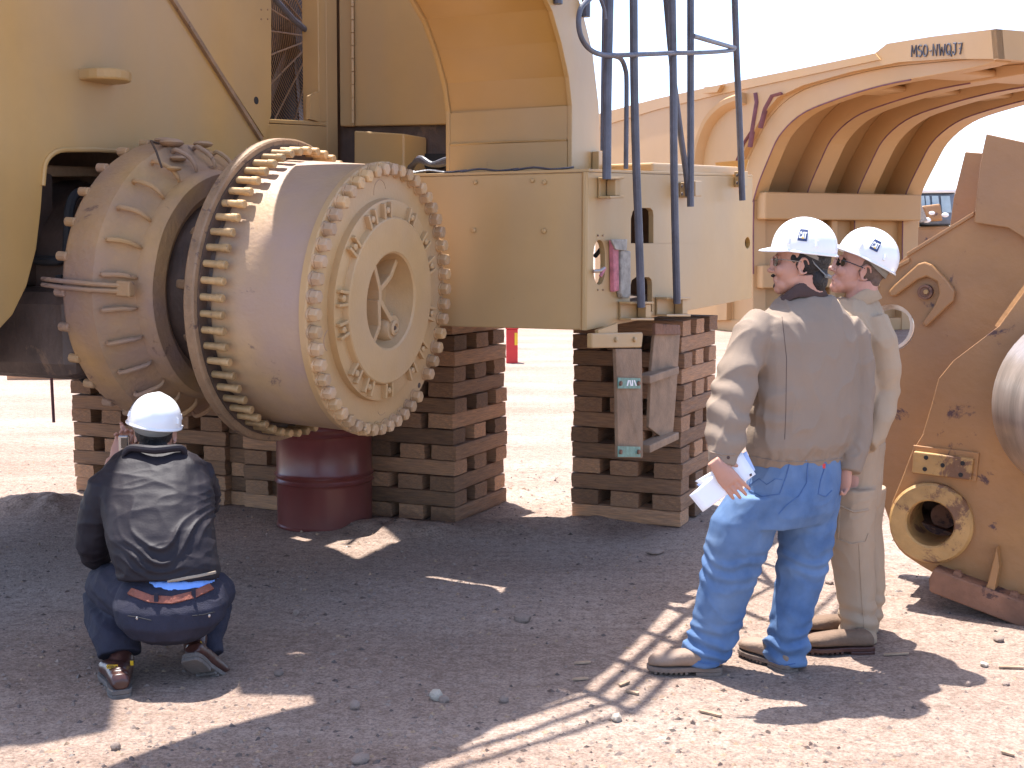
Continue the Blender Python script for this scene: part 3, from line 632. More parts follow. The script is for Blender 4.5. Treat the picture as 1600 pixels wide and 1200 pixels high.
# hanging steps under the bumper
st = MB().quadbox([pb(925, 521, .06), pb(1004, 519, .06), pb(1005, 524, .06), pb(1003, 543, .06), pb(925, 544, .06)], -NU * .03)
st = st.build('step_hanger', M['paint'], ld, bevel=.006)
for x in (962, 991): MB().lathe(pb(x, 531, .061), NU, [(0, .014), (.008, .013), (.011, .006)], 10).build('hanger_bolt', M['paint'], st)
MB().quadbox([pb(935, 516, .05), pb(965, 505, .05), pb(965, 522, .05), pb(935, 522, .05)], -NU * .02).build('hanger_tab', M['paint'], st)
s1_ = MB().quadbox([pb(962, 545, .055), pb(1003, 545, .055), pb(1004, 600, .045), pb(1005, 712, .04), pb(1004, 716, .04), pb(966, 715, .04), pb(964, 600, .045)], -NU * .02).build('step_strap', M['ladder'], ld, bevel=.004)
s2_ = MB().quadbox([pb(1023, 522, -.02), pb(1063, 520, -.02), pb(1058, 600, -.02), pb(1051, 690, -.02), pb(1045, 692, -.02), pb(1014, 668, -.02), pb(1018, 575, -.02)], -NU * .02).build('step_strap', M['ladder'], ld, bevel=.004)
MB().quadbox([pb(1024, 505, .0), pb(1063, 508, .0), pb(1064, 523, .0), pb(1024, 523, .0)], -NU * .02).build('step_hanger', M['rust'], ld, bevel=.004)
for y0, y1 in ((593, 578), (701, 680)):
    a0, a1 = pb(1004, y0, .02), pb(1050, y1, -.03); dd = a1 - a0
    MB().box((a0 + a1) / 2, dd * .5, NU * .045, Z * .022).build('step_rung', M['ladder'], ld, bevel=.006)
for yy in (599, 706):
    g_ = MB().quadbox([pb(965, yy - 9, .056), pb(1000, yy - 8, .056), pb(1000, yy + 8, .056), pb(965, yy + 8, .056)], NU * .003).build('step_decal', M['green'], s1_)
    for x in (969, 997): MB().lathe(pb(x, yy, .06), NU, [(0, .013), (.009, .012)], 8).build('rusty_bolt', M['rust'], g_)
for k, (xa, ya, xb, yb) in enumerate(((979, 603, 981, 594), (983, 594, 985, 603), (987, 603, 987, 594), (990, 594, 993, 603))):
    MB().quadbox([pb(xa, ya, .0595), pb(xa + 2, ya, .0595), pb(xb + 2, yb, .0595), pb(xb, yb, .0595)], NU * .001).build('decal_stroke', M['logowhite'], s1_)

# odds and ends in the axle arch: shelf box, hoses, hanging cable
q = MB().quadbox([pu(70, 258, -.25), pu(185, 262, -.25), pu(170, 276, -.25), pu(74, 276, -.25)], -U * .5); q.build('red_bracket', M['rustrim'], ld, bevel=.01)
q = MB().tube(bez([pu(140, 300, -.05), pu(118, 304, -.05), pu(108, 330, -.05), pu(106, 380, -.05), pu(102, 402, -.05), pu(80, 408, -.1), pu(40, 404, -.3)], 5), .024, 8); q.build('brake_hose', M['black'], ld)
q = MB().tube(bez([pu(92, 430, 0), pu(104, 500, 0), pu(118, 565, 0), pu(128, 590, 0), pu(145, 600, -.05)], 5), .018, 8); q.build('drain_hose', M['black'], ld)
q = MB().tube([P(76, 540, 7.2), P(79, 565, 7.2), P(83, 640, 7.2), P(84, 660, 7.2)], .009, 6); q.build('hanging_cable', M['purple'], ld)
MB().tube(bez([P(48, 560, 7.3), P(55, 578, 7.3), P(66, 574, 7.3), P(70, 560, 7.3)], 4), .016, 8).build('chain_link', M['rust'], ld)

# ---------------------------------------------------------------- timber cribs
def nth(k): return ('lowest', 'second', 'third', 'fourth', 'fifth', 'sixth', 'seventh', 'eighth', 'ninth', 'tenth', 'eleventh', 'twelfth', 'thirteenth', 'fourteenth')[k]
ORD = ('first', 'second', 'third', 'fourth', 'fifth', 'sixth')
tmesh = {}
def timber_mesh(v):
    if v in tmesh: return tmesh[v]
    rr = random.Random(v); bm = bmesh.new(); bmesh.ops.create_cube(bm, size=1)
    bmesh.ops.subdivide_edges(bm, edges=bm.edges[:], cuts=3, use_grid_fill=True)
    for q in bm.verts:
        x, y, z = q.co
        k = sum(1 for c in (x, y, z) if abs(c) > .49)
        if k >= 2: q.co -= V(0, y * .035, z * .05) * (1.5 if rr.random() < .12 else 1)
        q.co += V(rr.uniform(-.004, .004), rr.uniform(-.012, .012), rr.uniform(-.02, .02) * (1 if abs(z) < .49 or k < 2 else .5))
    me = bpy.data.meshes.new('timber'); bm.to_mesh(me); bm.free(); me.materials.append(M['wood']); tmesh[v] = me; return me
def timber(c, along, length, wd, ht, label, group):
    o = bpy.data.objects.new('timber_block', timber_mesh(rnd.randrange(10))); C.objects.link(o)
    o.location = c; o.rotation_euler = (rnd.uniform(-.012, .012), rnd.uniform(-.006, .006) + (PI if rnd.random() < .5 else 0), math.atan2(along.y, along.x) + rnd.uniform(-.018, .018))
    o.scale = (length, wd, ht)
    if rnd.random() < .75:
        b = o.modifiers.new('edge', 'BEVEL'); b.width = .006; b.segments = 1
    return tag(o, label, 'timber', group)
def crib(corner, lu, lv, n, nu, nv, pitch, where, first_along_u=True, z0=0, wd=.175, backlen=None):
    grp = 'timbers of the crib ' + where
    for k in range(n):
        z = z0 + pitch * (k + .5); au = (k % 2 == 0) == first_along_u
        if au:      # beams run along U: long side shows on the front-left face
            for j in range(nv):
                t = wd / 2 + (lv - wd) * j / (nv - 1) if nv > 1 else lv / 2
                c = corner - U * (lu / 2 + rnd.uniform(-.007, .007)) + W * (t + (rnd.uniform(-.01, .01))); c = V(c.x, c.y, z)
                timber(c, U, lu * rnd.uniform(.985, 1.008), wd, pitch * .985, 'timber %s from the front, %s layer of crib %s' % (ORD[j], nth(k), where), grp)
        else:
            for j in range(nu):
                t = wd / 2 + (lu - wd) * j / (nu - 1)
                if j == 1: t += rnd.uniform(-.02, .02)
                c = corner - U * (t + rnd.uniform(-.012, .012)) + W * (lv / 2 + rnd.uniform(-.007, .007)); c = V(c.x, c.y, z)
                timber(c, W, lv * rnd.uniform(.985, 1.008), wd, pitch * .985, 'timber %s from the right, %s layer of crib %s' % (ORD[j], nth(k), where), grp)
crib(G(1063, 824), .70, .76, 13, 3, 3, .0955, 'under the steps', wd=.186)
cm = G(711, 818)
crib(cm, .62, .76, 13, 3, 3, .0955, 'right of drum', first_along_u=False)
cl_ = cm - U * .66 - W * .12; cl_.z = 0
crib(cl_, .80, .6, 7, 3, 2, .0955, 'directly behind drum', first_along_u=True)
cL = G(352, 790); crib(cL, 1.27, .76, 9, 5, 3, .0965, 'behind squatting man')
cK = G(455, 800); cK2 = cK + W * .05
crib(V(cK.x, cK.y, 0) + W * .05, .50, .6, 7, 3, 2, .094, 'left of drum', first_along_u=False)
for k, (x, y, dd) in enumerate(((150, 596, 7.85), (142, 608, 7.8))):
    pass
o = timber(G(352, 790) - U * 1.15 + W * .35 + Z * (9.5 * .0965), W, .6, .16, .1, 'dark timber lying on the left end of the crib behind the squatting man', 'loose timbers')
o = timber(G(96, 592) + Z * .08, V(1, .1, 0), 1.3, .2, .17, 'long squared timber lying on the sunlit ground far left', 'loose timbers')
o = timber(G(20, 580) + Z * .08, V(1, -.2, 0), 1.6, .2, .15, 'squared timber at the left picture edge beyond the axle', 'loose timbers')

# ---------------------------------------------------------------- steel drum
dc = G(497, 833) + V(0, .29, 0); dc.z = 0
t = thing('steel_drum', 'dark red steel drum with rolled hoops standing under the wheel hub', 'drum', dc)
rr_ = .287; pr = [(0, rr_ + .004), (.012, rr_ + .006), (.02, rr_)]
for zc in (.295, .585):
    pr += [(zc - .04, rr_), (zc - .028, rr_ + .006), (zc - .02, rr_ + .014), (zc - .01, rr_ + .006), (zc, rr_ + .002), (zc + .01, rr_ + .006), (zc + .02, rr_ + .014), (zc + .028, rr_ + .006), (zc + .04, rr_)]
pr += [(.868, rr_), (.872, rr_ + .006), (.885, rr_ + .006), (.885, rr_ - .004), (.872, rr_ - .01), (.868, 0)]
MB().lathe(dc, Z, pr, 64).build('drum_body', M['drum'], t)
q = MB().lathe(dc + V(.15, 0, .868), Z, [(0, .03), (.01, .03)], 12); q.build('bung', M['drum'], t)

# ---------------------------------------------------------------- red cabinet seen past the crib
rc = G(800, 567)
t = thing('red_cabinet', 'small red post cabinet with a yellow panel standing far behind the crib', 'cabinet', rc)
q = MB().box(rc + V(0, 0, .25), V(.085, 0, 0), V(0, .1, 0), V(0, 0, .25)); q.build('cabinet_body', M['red'], t, bevel=.01)
q = MB().box(rc + V(.06, -.105, .36), V(.022, 0, 0), V(0, .004, 0), V(0, 0, .09)); q.build('cabinet_panel', M['yel'], t)
q = MB().box(rc + V(0, 0, .515), V(.095, 0, 0), V(0, .11, 0), V(0, 0, .012)); q.build('cabinet_lid', M['red'], t, bevel=.004)

# ---------------------------------------------------------------- haul truck bed resting in the background
bo = P(1140, 390, 26); bo.z = 0
tk = thing('truck_bed', 'big yellow dump truck bed with curved ribs and overhanging canopy set down behind', 'truck bed', bo)
BA = V(.369, -.929, 0).normalized(); BB = V(.929, .369, 0).normalized()
def ps_(x, y, off=0): return PL(x, y, bo + BB * off, BB)
side = [(930, 179), (1030, 153), (1130, 131), (1250, 107), (1367, 83), (1386, 68), (1455, 57), (1556, 45), (1560, 92), (1480, 92), (1405, 97), (1330, 112), (1255, 133), (1215, 152), (1190, 182), (1168, 225), (1150, 262), (1140, 330), (1135, 500), (930, 505)]
sw = MB().plate([[ps_(x, y) for x, y in side]], BB * .12).build('side_wall', M['bed'], tk)
MB().plate([[ps_(x, y, -.03) for x, y in ((930, 179), (1030, 153), (1130, 131), (1250, 107), (1367, 83), (1375, 93), (1250, 120), (1130, 146), (1030, 170), (930, 200))]], BB * .025).build('top_rail', M['bed'], sw)
MB().quadbox([ps_(x, y, -.15) for x, y in ((1098, 146), (1120, 144), (1126, 133), (1100, 136))], BB * .1).build('rail_clip', M['bed'], sw)
# vertical stiffener curved on the side wall
q = MB(); cv = bez([ps_(x, y, -.02) for x, y in ((1092, 262), (1098, 225), (1112, 190), (1135, 166), (1165, 154))], 5)
q.tube(cv, .18, 8, flat=.6).build('side_stiffener', M['bed'], sw)
# skin of headboard and canopy swept across the width
skin_px = [(1146, 520), (1148, 330), (1157, 280), (1180, 225), (1205, 180), (1245, 145), (1300, 125), (1380, 106), (1470, 96), (1556, 88)]
WID = 3.95
s_pts = bez([ps_(x, y, .12) for x, y in skin_px], 4)
def sweep(pts_, off0, off1, th, name, mt, par, m_=None):
    n = len(pts_); vs = []; fs = []
    for i, p in enumerate(pts_):
        d = (pts_[min(i + 1, n - 1)] - pts_[max(i - 1, 0)]).normalized(); nn = d.cross(BB).normalized()
        if nn.z < 0: nn = -nn
        if abs(nn.z) < .2 and nn.dot(BA) > 0: nn = -nn
        vs += [p + BB * off0, p + BB * off1, p + BB * off1 + nn * th, p + BB * off0 + nn * th]
    for i in range(n - 1):
        for j in range(4): fs.append((4 * i + j, 4 * i + (j + 1) % 4, 4 * i + 4 + (j + 1) % 4, 4 * i + 4 + j))
    fs += [(0, 1, 2, 3), (4 * n - 4, 4 * n - 1, 4 * n - 2, 4 * n - 3)]
    return MB().add(vs, fs).build(name, mt, par)
sk2 = sweep(s_pts, 0, WID, .1, 'headboard_skin', M['bed'], tk)
def drop(p, k):      # towards camera and down: the ribs' outer edge
    return p
for k, off in enumerate((.0, 1.2, 2.4, 3.6)):
    n = len(s_pts); vs = []; fs = []
    for i, p in enumerate(s_pts):
        d = (s_pts[min(i + 1, n - 1)] - s_pts[max(i - 1, 0)]).normalized(); nn = d.cross(BB).normalized()
        if nn.z > 0: nn = -nn
        if abs(nn.z) < .2 and nn.dot(BA) < 0: nn = -nn
        f_ = i / (n - 1); dep = .66 * (1 - f_) ** .8 + .08
        wd_ = .42 if k else .3
        a0 = BB * (off + .003); a1 = BB * (off + wd_)
        vs += [p + a0 + nn * .003, p + a1 + nn * .003, p + a1 + nn * dep, p + a0 + nn * dep]
    for i in range(n - 1):
        for j in range(4): fs.append((4 * i + j, 4 * i + (j + 1) % 4, 4 * i + 4 + (j + 1) % 4, 4 * i + 4 + j))
    fs += [(0, 1, 2, 3), (4 * n - 4, 4 * n - 1, 4 * n - 2, 4 * n - 3)]
    rb = MB().add(vs, fs).build('curved_rib', M['bed'], tk, bevel=.015)
    q = MB(); 
    for e_ in (0.0, .0):
        pth = []
        for i, p in enumerate(s_pts[2:-6]):
            i += 2
            d = (s_pts[min(i + 1, n - 1)] - s_pts[max(i - 1, 0)]).normalized(); nn = d.cross(BB).normalized()
            if nn.z > 0: nn = -nn
            if abs(nn.z) < .2 and nn.dot(BA) < 0: nn = -nn
            f_ = i / (n - 1); pth.append(p + BB * (off + .01) + nn * (.66 * (1 - f_) ** .8 + .086))
    q.tube(pth, .014, 5).build('weld_line', M['purple'], rb)
# cross beams
def cross(z0, z1, a0, a1, name, b0=.2, b1=WID):
    base = ps_(1150, 330, 0); base = V(base.x, base.y, 0)
    q = MB().quadbox([base + BA * a0 + BB * b0 + Z * z0, base + BA * a1 + BB * b0 + Z * z0, base + BA * a1 + BB * b1 + Z * z0, base + BA * a0 + BB * b1 + Z * z0], Z * (z1 - z0))
    return q.build(name, M['bed'], tk, bevel=.03)
cross(2.25, 2.78, .05, .75, 'cross_beam'); cross(.9, 1.35, .05, .7, 'cross_beam'); cross(-.02, .25, -5, .5, 'floor_plate', .1)
for b0 in (1.55, 1.9): cross(.2, 2.26, .1, .55, 'upright_web', b0, b0 + .15)
cross(.2, 2.26, .02, .3, 'lower_panel', .2, WID)
# canopy front lip, canopy top
e0 = ps_(1556, 45, 0); e1 = ps_(1560, 92, 0)
lipq = MB().quadbox([e0, e1, e1 + BB * 5, e0 + BB * 5], -BA * .1); lipq.build('canopy_lip', M['bed'], tk)
g0 = ps_(1386, 68, 0)
MB().quadbox([ps_(1386, 68, .1), ps_(1556, 46, .1), ps_(1556, 46, .1) + BB * 4.2, ps_(1386, 68, .1) + BB * 4.6], -Z * .05).build('canopy_top', M['bed'], tk)
for off in (.8, 2.0, 3.2):
    for (x, y) in ((1430, 100), (1300, 126)):
        c = ps_(x, y, 0) + BB * off - Z * .12; MB().box(c, BA * .35, BB * .55, Z * .05).build('canopy_pad', M['bed'], tk, bevel=.04)
# rust streaks at the first rib
for pl in (((1172, 230), (1178, 190), (1183, 160), (1181, 145)), ((1188, 200), (1196, 170), (1207, 150), (1222, 146)), ((1150, 258), (1162, 225), (1175, 205))):
    MB().tube([ps_(x, y, -.02) for x, y in pl], .05, 6, flat=.3).build('scorch_mark', M['purple'], sw)
# painted number MSO-NWQJ7
LET = {'M': [[(0, 0), (.12, 1), (.45, .3), (.8, 1), (.9, 0)]], 'S': [[(.8, .9), (.4, 1), (.05, .8), (.2, .55), (.7, .45), (.8, .2), (.4, 0), (.02, .12)]],
       'O': [[(.4, 1), (.1, .8), (0, .4), (.2, .05), (.6, .05), (.85, .4), (.75, .85), (.4, 1)]], '-': [[(.1, .45), (.7, .45)]],
       'N': [[(0, 0), (.08, 1), (.7, .02), (.82, 1)]], 'W': [[(0, 1), (.2, 0), (.45, .7), (.7, 0), (.95, 1)]],
       'Q': [[(.45, 1), (.1, .8), (0, .4), (.25, .05), (.6, .1), (.85, .45), (.75, .85), (.45, 1)], [(.5, .35), (.95, -.1)]],
       'J': [[(.2, 1), (.85, 1)], [(.6, 1), (.6, .2), (.4, 0), (.1, .1), (.05, .3)]], '7': [[(.05, .95), (.8, 1), (.35, 0)], [(.25, .5), (.7, .55)]]}
x0 = 1424.0
tx = MB()
for ch, wdt in zip('MSO-NWQJ7', (10.5, 8.5, 9, 6, 10, 11.5, 10, 9, 9)):
    for st_ in LET[ch]:
        pp = [ps_(x0 + a_ * wdt * .85, 89 - (x0 - 1424) * .055 - b_ * 18, -.012) for a_, b_ in st_]
        tx.tube(bez(pp, 3) if len(pp) > 5 else pp, .012, 6)
    x0 += wdt * .98
tx.build('painted_number', M['rail'], sw)

# ---------------------------------------------------------------- machine far behind
vo = G(1440, 440); vo = P(1440, 440, 34); vo.z = 0
vt = thing('service_vehicle', 'pale cab and arm of a service machine parked far beyond the yellow bed', 'machine', vo)
def pv(x, y, d=0): return P(x, y, 34 + d)
cabo = MB().quadbox([pv(1428, 302), pv(1500, 300), pv(1503, 352), pv(1442, 352)], V(0, 2, 0)).build('cab', M['greyblue'], vt, bevel=.15)
MB().quadbox([pv(1426, 295, -.1), pv(1495, 293, -.1), pv(1500, 301, -.1), pv(1428, 302, -.1)], V(0, 2.3, 0)).build('cab_roof', M['helmet'], cabo, bevel=.05)
for (xa, xb) in ((1434, 1444), (1446, 1452), (1456, 1466), (1470, 1484)):
    MB().quadbox([pv(xa, 306, -.05), pv(xb, 306, -.05), pv(xb + 3, 332, -.05), pv(xa + 2, 332, -.05)], V(0, .03, 0)).build('cab_window', M['glass'], cabo)
MB().quadbox([pv(1428, 310, -.8), pv(1436, 308, -.8), pv(1450, 345, -.8), pv(1438, 348, -.8)], V(0, .15, 0)).build('arm', M['wornw'], vt, bevel=.02)
MB().quadbox([pv(1393, 343, -1), pv(1437, 344, -1), pv(1437, 356, -1), pv(1393, 355, -1)], V(0, .3, 0)).build('boom_beam', M['bed'], vt, bevel=.03)
MB().quadbox([pv(1412, 356, -.9), pv(1426, 356, -.9), pv(1426, 395, -.9), pv(1412, 395, -.9)], V(0, .3, 0)).build('boom_post', M['bed'], vt, bevel=.03)
MB().quadbox([pv(1388, 318, 0), pv(1428, 312, 0), pv(1436, 345, 0), pv(1388, 345, 0)], V(0, 1.5, 0)).build('engine_cover', M['greyblue'], vt, bevel=.05)
MB().quadbox([pv(1416, 339, -.1), pv(1430, 330, -.1), pv(1432, 334, -.1), pv(1422, 340, -.1)], V(0, .05, 0)).build('red_flag', M['red'], vt)
MB().quadbox([pv(1440, 322, -.3), pv(1470, 318, -.3), pv(1474, 345, -.3), pv(1452, 346, -.3)], V(0, .5, 0)).build('body_panel', M['link'], vt, bevel=.05)
MB().quadbox([pv(1385, 356, 0), pv(1490, 352, 0), pv(1490, 420, 0), pv(1385, 420, 0)], V(0, 2.5, 0)).build('lower_body', M['link'], vt, bevel=.1)
for (x, y, r_) in ((1448, 344, .07), (1456, 333, .05), (1477, 336, .06), (1452, 395, .05)):
    MB().ell(pv(x, y, -.6), r_ * 1.6, r_, r_, seg=12, rings=8).build('work_lamp', M['helmet'], vt)
for x in (1410, 1474):
    q = MB().lathe(V(0, 33.0, .75) + V((x - 800) / FOC * 33, 0, 0), V(0, 1, 0), [(0, .3), (0, .72), (.1, .75), (.9, .75), (1, .7), (1, .3)], 28); q.build('tyre', M['rail'], vt)
vb = thing('dust_sheet', 'pale rounded bundle standing right of the second hard hat in the far yard', 'bundle', G(1412, 420))
c = G(1412, 420)
for k in range(1):
    q = MB().lathe(V(c.x, c.y, 0), Z, [(0, 1.3), (.4, 1.35), (.8, 1.2), (1.15, .8), (1.3, .3), (1.34, 0)], 20); o = q.build('bundle_cover', M['wornw'], vb)
bt = G(1405, 400)

# ---------------------------------------------------------------- heavy steel linkage lying at the right
n1 = V(-.5, -.87, 0).normalized(); lb = P(1457, 815, 5.8)
lk = thing('linkage_casting', 'heavy worn yellow steel loader linkage with round pin bore lying at the right edge', 'machine part', (lb.x + .4, lb.y, 0))
def pk(x, y, off=0): return PL(x, y, lb - n1 * off, n1)       # off: distance behind the front plate
def circ(cx, cy, r, n=28, a0=0, a1=2 * PI): return [(cx + r * math.cos(a0 + (a1 - a0) * i / n), cy - r * math.sin(a0 + (a1 - a0) * i / n)) for i in range(n)]
front = [(1760, 400), (1600, 455), (1560, 510), (1510, 548), (1488, 565), (1466, 592), (1456, 630), (1441, 680), (1425, 705), (1408, 750), (1394, 784)] + [(1457 + 68 * math.cos(R(a)), 815 - 68 * math.sin(R(a))) for a in range(170, 240, 12)] + [(1440, 885), (1475, 905), (1600, 930), (1760, 960)]
fpq = MB().plate([[pk(x, y) for x, y in front], [pk(x, y) for x, y in circ(1457, 815, 36, 24)]], -n1 * .06).build('front_plate', M['link'], lk, bevel=.006)
a_ = MB(); ctr = pk(1457, 815)
a_.lathe(ctr - n1 * .26, n1, [(0, .107), (.0, .17), (.26, .185), (.30, .187), (.315, .175), (.318, .112), (.31, .105), (.0, .104)], 48, close=False)
bs = a_.build('pin_boss', M['ring'], lk)
MB().lathe(ctr - n1 * .5, n1, [(0, .0), (0, .15), (.24, .15)], 32, close=False).build('bore_back', M['rust'], bs)
MB().lathe(ctr - n1 * .35 - Z * .02, n1, [(0, .06), (.1, .06), (.1, 0)], 24, close=False).build('bore_boss', M['rust'], bs)
q = MB().quadbox([pk(x, y, -.002) for x, y in ((1428, 695), (1531, 707), (1526, 752), (1425, 738))], n1 * .015); pq = q.build('backing_plate', M['link'], lk, bevel=.003)
q = MB().quadbox([pk(x, y, -.018) for x, y in ((1430, 704), (1523, 716), (1519, 749), (1427, 737))], n1 * .03); pq = q.build('bolt_plate', M['ring'], lk, bevel=.005)
for (x, y) in ((1447, 715), (1445, 733), (1504, 724), (1501, 742), (1473, 727)):
    MB().lathe(pk(x, y, -.0485), n1, [(0, .0105 if x != 1473 else .005), (.002, .010)], 12).build('bolt_hole', M['black'], pq)
back = [(1760, 180), (1600, 225), (1600, 222), (1541, 210), (1530, 260), (1522, 333), (1470, 365), (1420, 398), (1392, 420), (1376, 434), (1371, 480), (1369, 650), (1378, 780), (1398, 838), (1440, 860), (1760, 900)]
BO = .55
bpq = MB().plate([[pk(x, y, BO) for x, y in back[:2] + back[3:]], [pk(x, y, BO) for x, y in circ(1392, 512, 37, 24)]], -n1 * .05).build('rear_plate', M['link'], lk, bevel=.006)
q = MB()
for k in range(4):
    c = pk(1388 + 3 * k, 508 + k * 2, BO + .05 + .05 * k); q.lathe(c, n1, [(0, .115 - .004 * k), (0, .13), (.03, .13), (.03, .115 - .004 * k)], 32, close=False)
q.build('bore_ring', M['silver'], bpq)
# hooked bar and eye
hk = [(1391, 455), (1400, 445), (1437, 412), (1447, 409), (1458, 413), (1482, 437), (1494, 455), (1492, 470), (1449, 511), (1443, 505), (1462, 478), (1470, 458), (1466, 440), (1450, 432), (1436, 437), (1402, 462), (1393, 463)]
MB().plate([[pk(x, y, BO - .002) for x, y in hk]], n1 * .04).build('hooked_bar', M['link'], bpq, bevel=.008)
MB().lathe(pk(1447, 456, BO - .002), n1, [(0, .037), (.03, .036), (.032, .026), (.026, .022), (.026, .0)], 28, close=False).build('eye_boss', M['rust'], bpq)
MB().lathe(pk(1447, 456, BO - .03), n1, [(0, .013), (.01, .012)], 6).build('eye_bolt', M['ring'], bpq)
# top box: upright plates over the shoulder
q = MB().quadbox([pk(x, y, BO - .06) for x, y in ((1541, 209), (1660, 235), (1660, 410), (1600, 372), (1575, 356), (1522, 348), (1531, 262))], -n1 * .045); q.build('upright_plate', M['link'], lk, bevel=.004)
q = MB().quadbox([pk(x, y, BO + .2) for x, y in ((1508, 237), (1545, 240), (1530, 345), (1484, 356), (1490, 310))], -n1 * .04); q.build('upright_web', M['link'], lk, bevel=.004)
# sunlit top flange running down the slope
for off, y_ in ((BO + .04, -4), (BO + .14, -8)):
    q = MB().quadbox([pk(1525, 331, off), pk(1421, 395, off), pk(1421, 395, off) + n1 * .055, pk(1525, 331, off) + n1 * .055], -Z * .02); q.build('sloping_flange', M['link'], lk, bevel=.002)
q = MB().quadbox([pk(1421, 403, BO + .1), pk(1376, 428, BO + .1), pk(1376, 428, BO - .02), pk(1421, 403, BO - .02)], -Z * .02); q.build('sloping_flange', M['link'], lk, bevel=.002)
# rim of front plate continues up as a bent flange
MB().tube([pk(x, y, .03) for x, y in ((1700, 330), (1612, 440), (1596, 462), (1560, 512))], .02, 6).build('edge_flange', M['link'], lk)
# big barrel at the right
w2 = V(.0, -1, .0).normalized(); cc = pk(1694, 628, .0)
q = MB().lathe(cc, w2, [(0, .36), (0, .40), (.34, .40), (.38, .395), (.38, .33), (.2, .30)], 56, close=False); q.build('large_barrel', [M['silver']], lk)
q = MB().lathe(cc + w2 * .383, w2, [(0, .395), (.02, .39), (.02, .31), (-.2, .30), (-.2, 0)], 56, close=False); q.build('barrel_face', M['rust'], lk)
# foot
fq = MB().quadbox([pk(x, y, -.10) for x, y in ((1459, 889), (1620, 948), (1620, 990), (1452, 925), (1451, 905))], -n1 * .38); ft = fq.build('foot_plate', M['rust'], lk, bevel=.008)
MB().quadbox([pk(x, y, -.005) for x, y in ((1562, 850), (1548, 905), (1538, 925), (1556, 930), (1566, 880))], n1 * .08).build('foot_gusset', M['link'], lk, bevel=.004)
for (x, y) in ((1497, 897), (1585, 930)): MB().lathe(pk(x, y, -.05), n1, [(0, .024), (.03, .022)], 6).build('foot_bolt', M['rust'], ft)
MB().quadbox([pk(x, y, .2) for x, y in ((1395, 800), (1460, 895), (1760, 960), (1760, 930))], -n1 * .28).build('belly_plate', M['rust'], lk)

# ---------------------------------------------------------------- people
def frame_from(fwd, up=Z):
    f = fwd.normalized(); r_ = f.cross(up).normalized(); u_ = r_.cross(f).normalized()
    return Matrix((r_, f, u_)).transposed()                      # columns: right, forward, up
def head_parts(mb, c, B, s=1.0, neck_to=None, nr=.058):
    def e(p, rx, ry, rz): mb.ell(c + B @ (V(*p) * s), rx * s, ry * s, rz * s, B, 20, 14)
    e((0, -.012, .042), .077, .098, .092); e((0, .028, -.025), .064, .066, .082); e((0, .018, -.066), .058, .058, .046)
    e((0, .068, -.102), .030, .026, .024); e((0, .05, -.085), .045, .042, .035)
    e((0, .098, -.008), .010, .016, .034); e((0, .108, -.032), .0135, .016, .0115); e((.012, .098, -.036), .009, .011, .008); e((-.012, .098, -.036), .009, .011, .008)
    e((0, .085, .022), .052, .014, .012); e((0, .088, -.062), .025, .012, .0075); e((0, .086, -.073), .023, .012, .008)
    for q in (-1, 1):
        e((q * .036, .066, -.028), .026, .026, .028); e((q * .030, .080, .004), .0135, .010, .0095)
        # ear: rim, lobe, hollow left between
        rim = [c + B @ (V(q * (.074 + .010 * math.sin(t / 2)), -.018 - .019 * math.cos(t) - .004, -.010 + .030 * math.sin(t)) * s) for t in [PI * (1.75 - i * 1.7 / 12) for i in range(13)]]
        mb.tube(rim, [.0045 * s] * 13, 8)
        e((q * .076, -.012, -.036), .007, .009, .011); e((q * .073, -.012, -.008), .006, .014, .024)
        e((q * .078, .0, -.012), .005, .005, .008)
    n0 = c + B @ V(0, -.03, -.04) * s
    if neck_to is not None: mb.tube([n0, n0 * .5 + neck_to * .5, neck_to], [nr * .98, nr, nr * 1.12], 20)
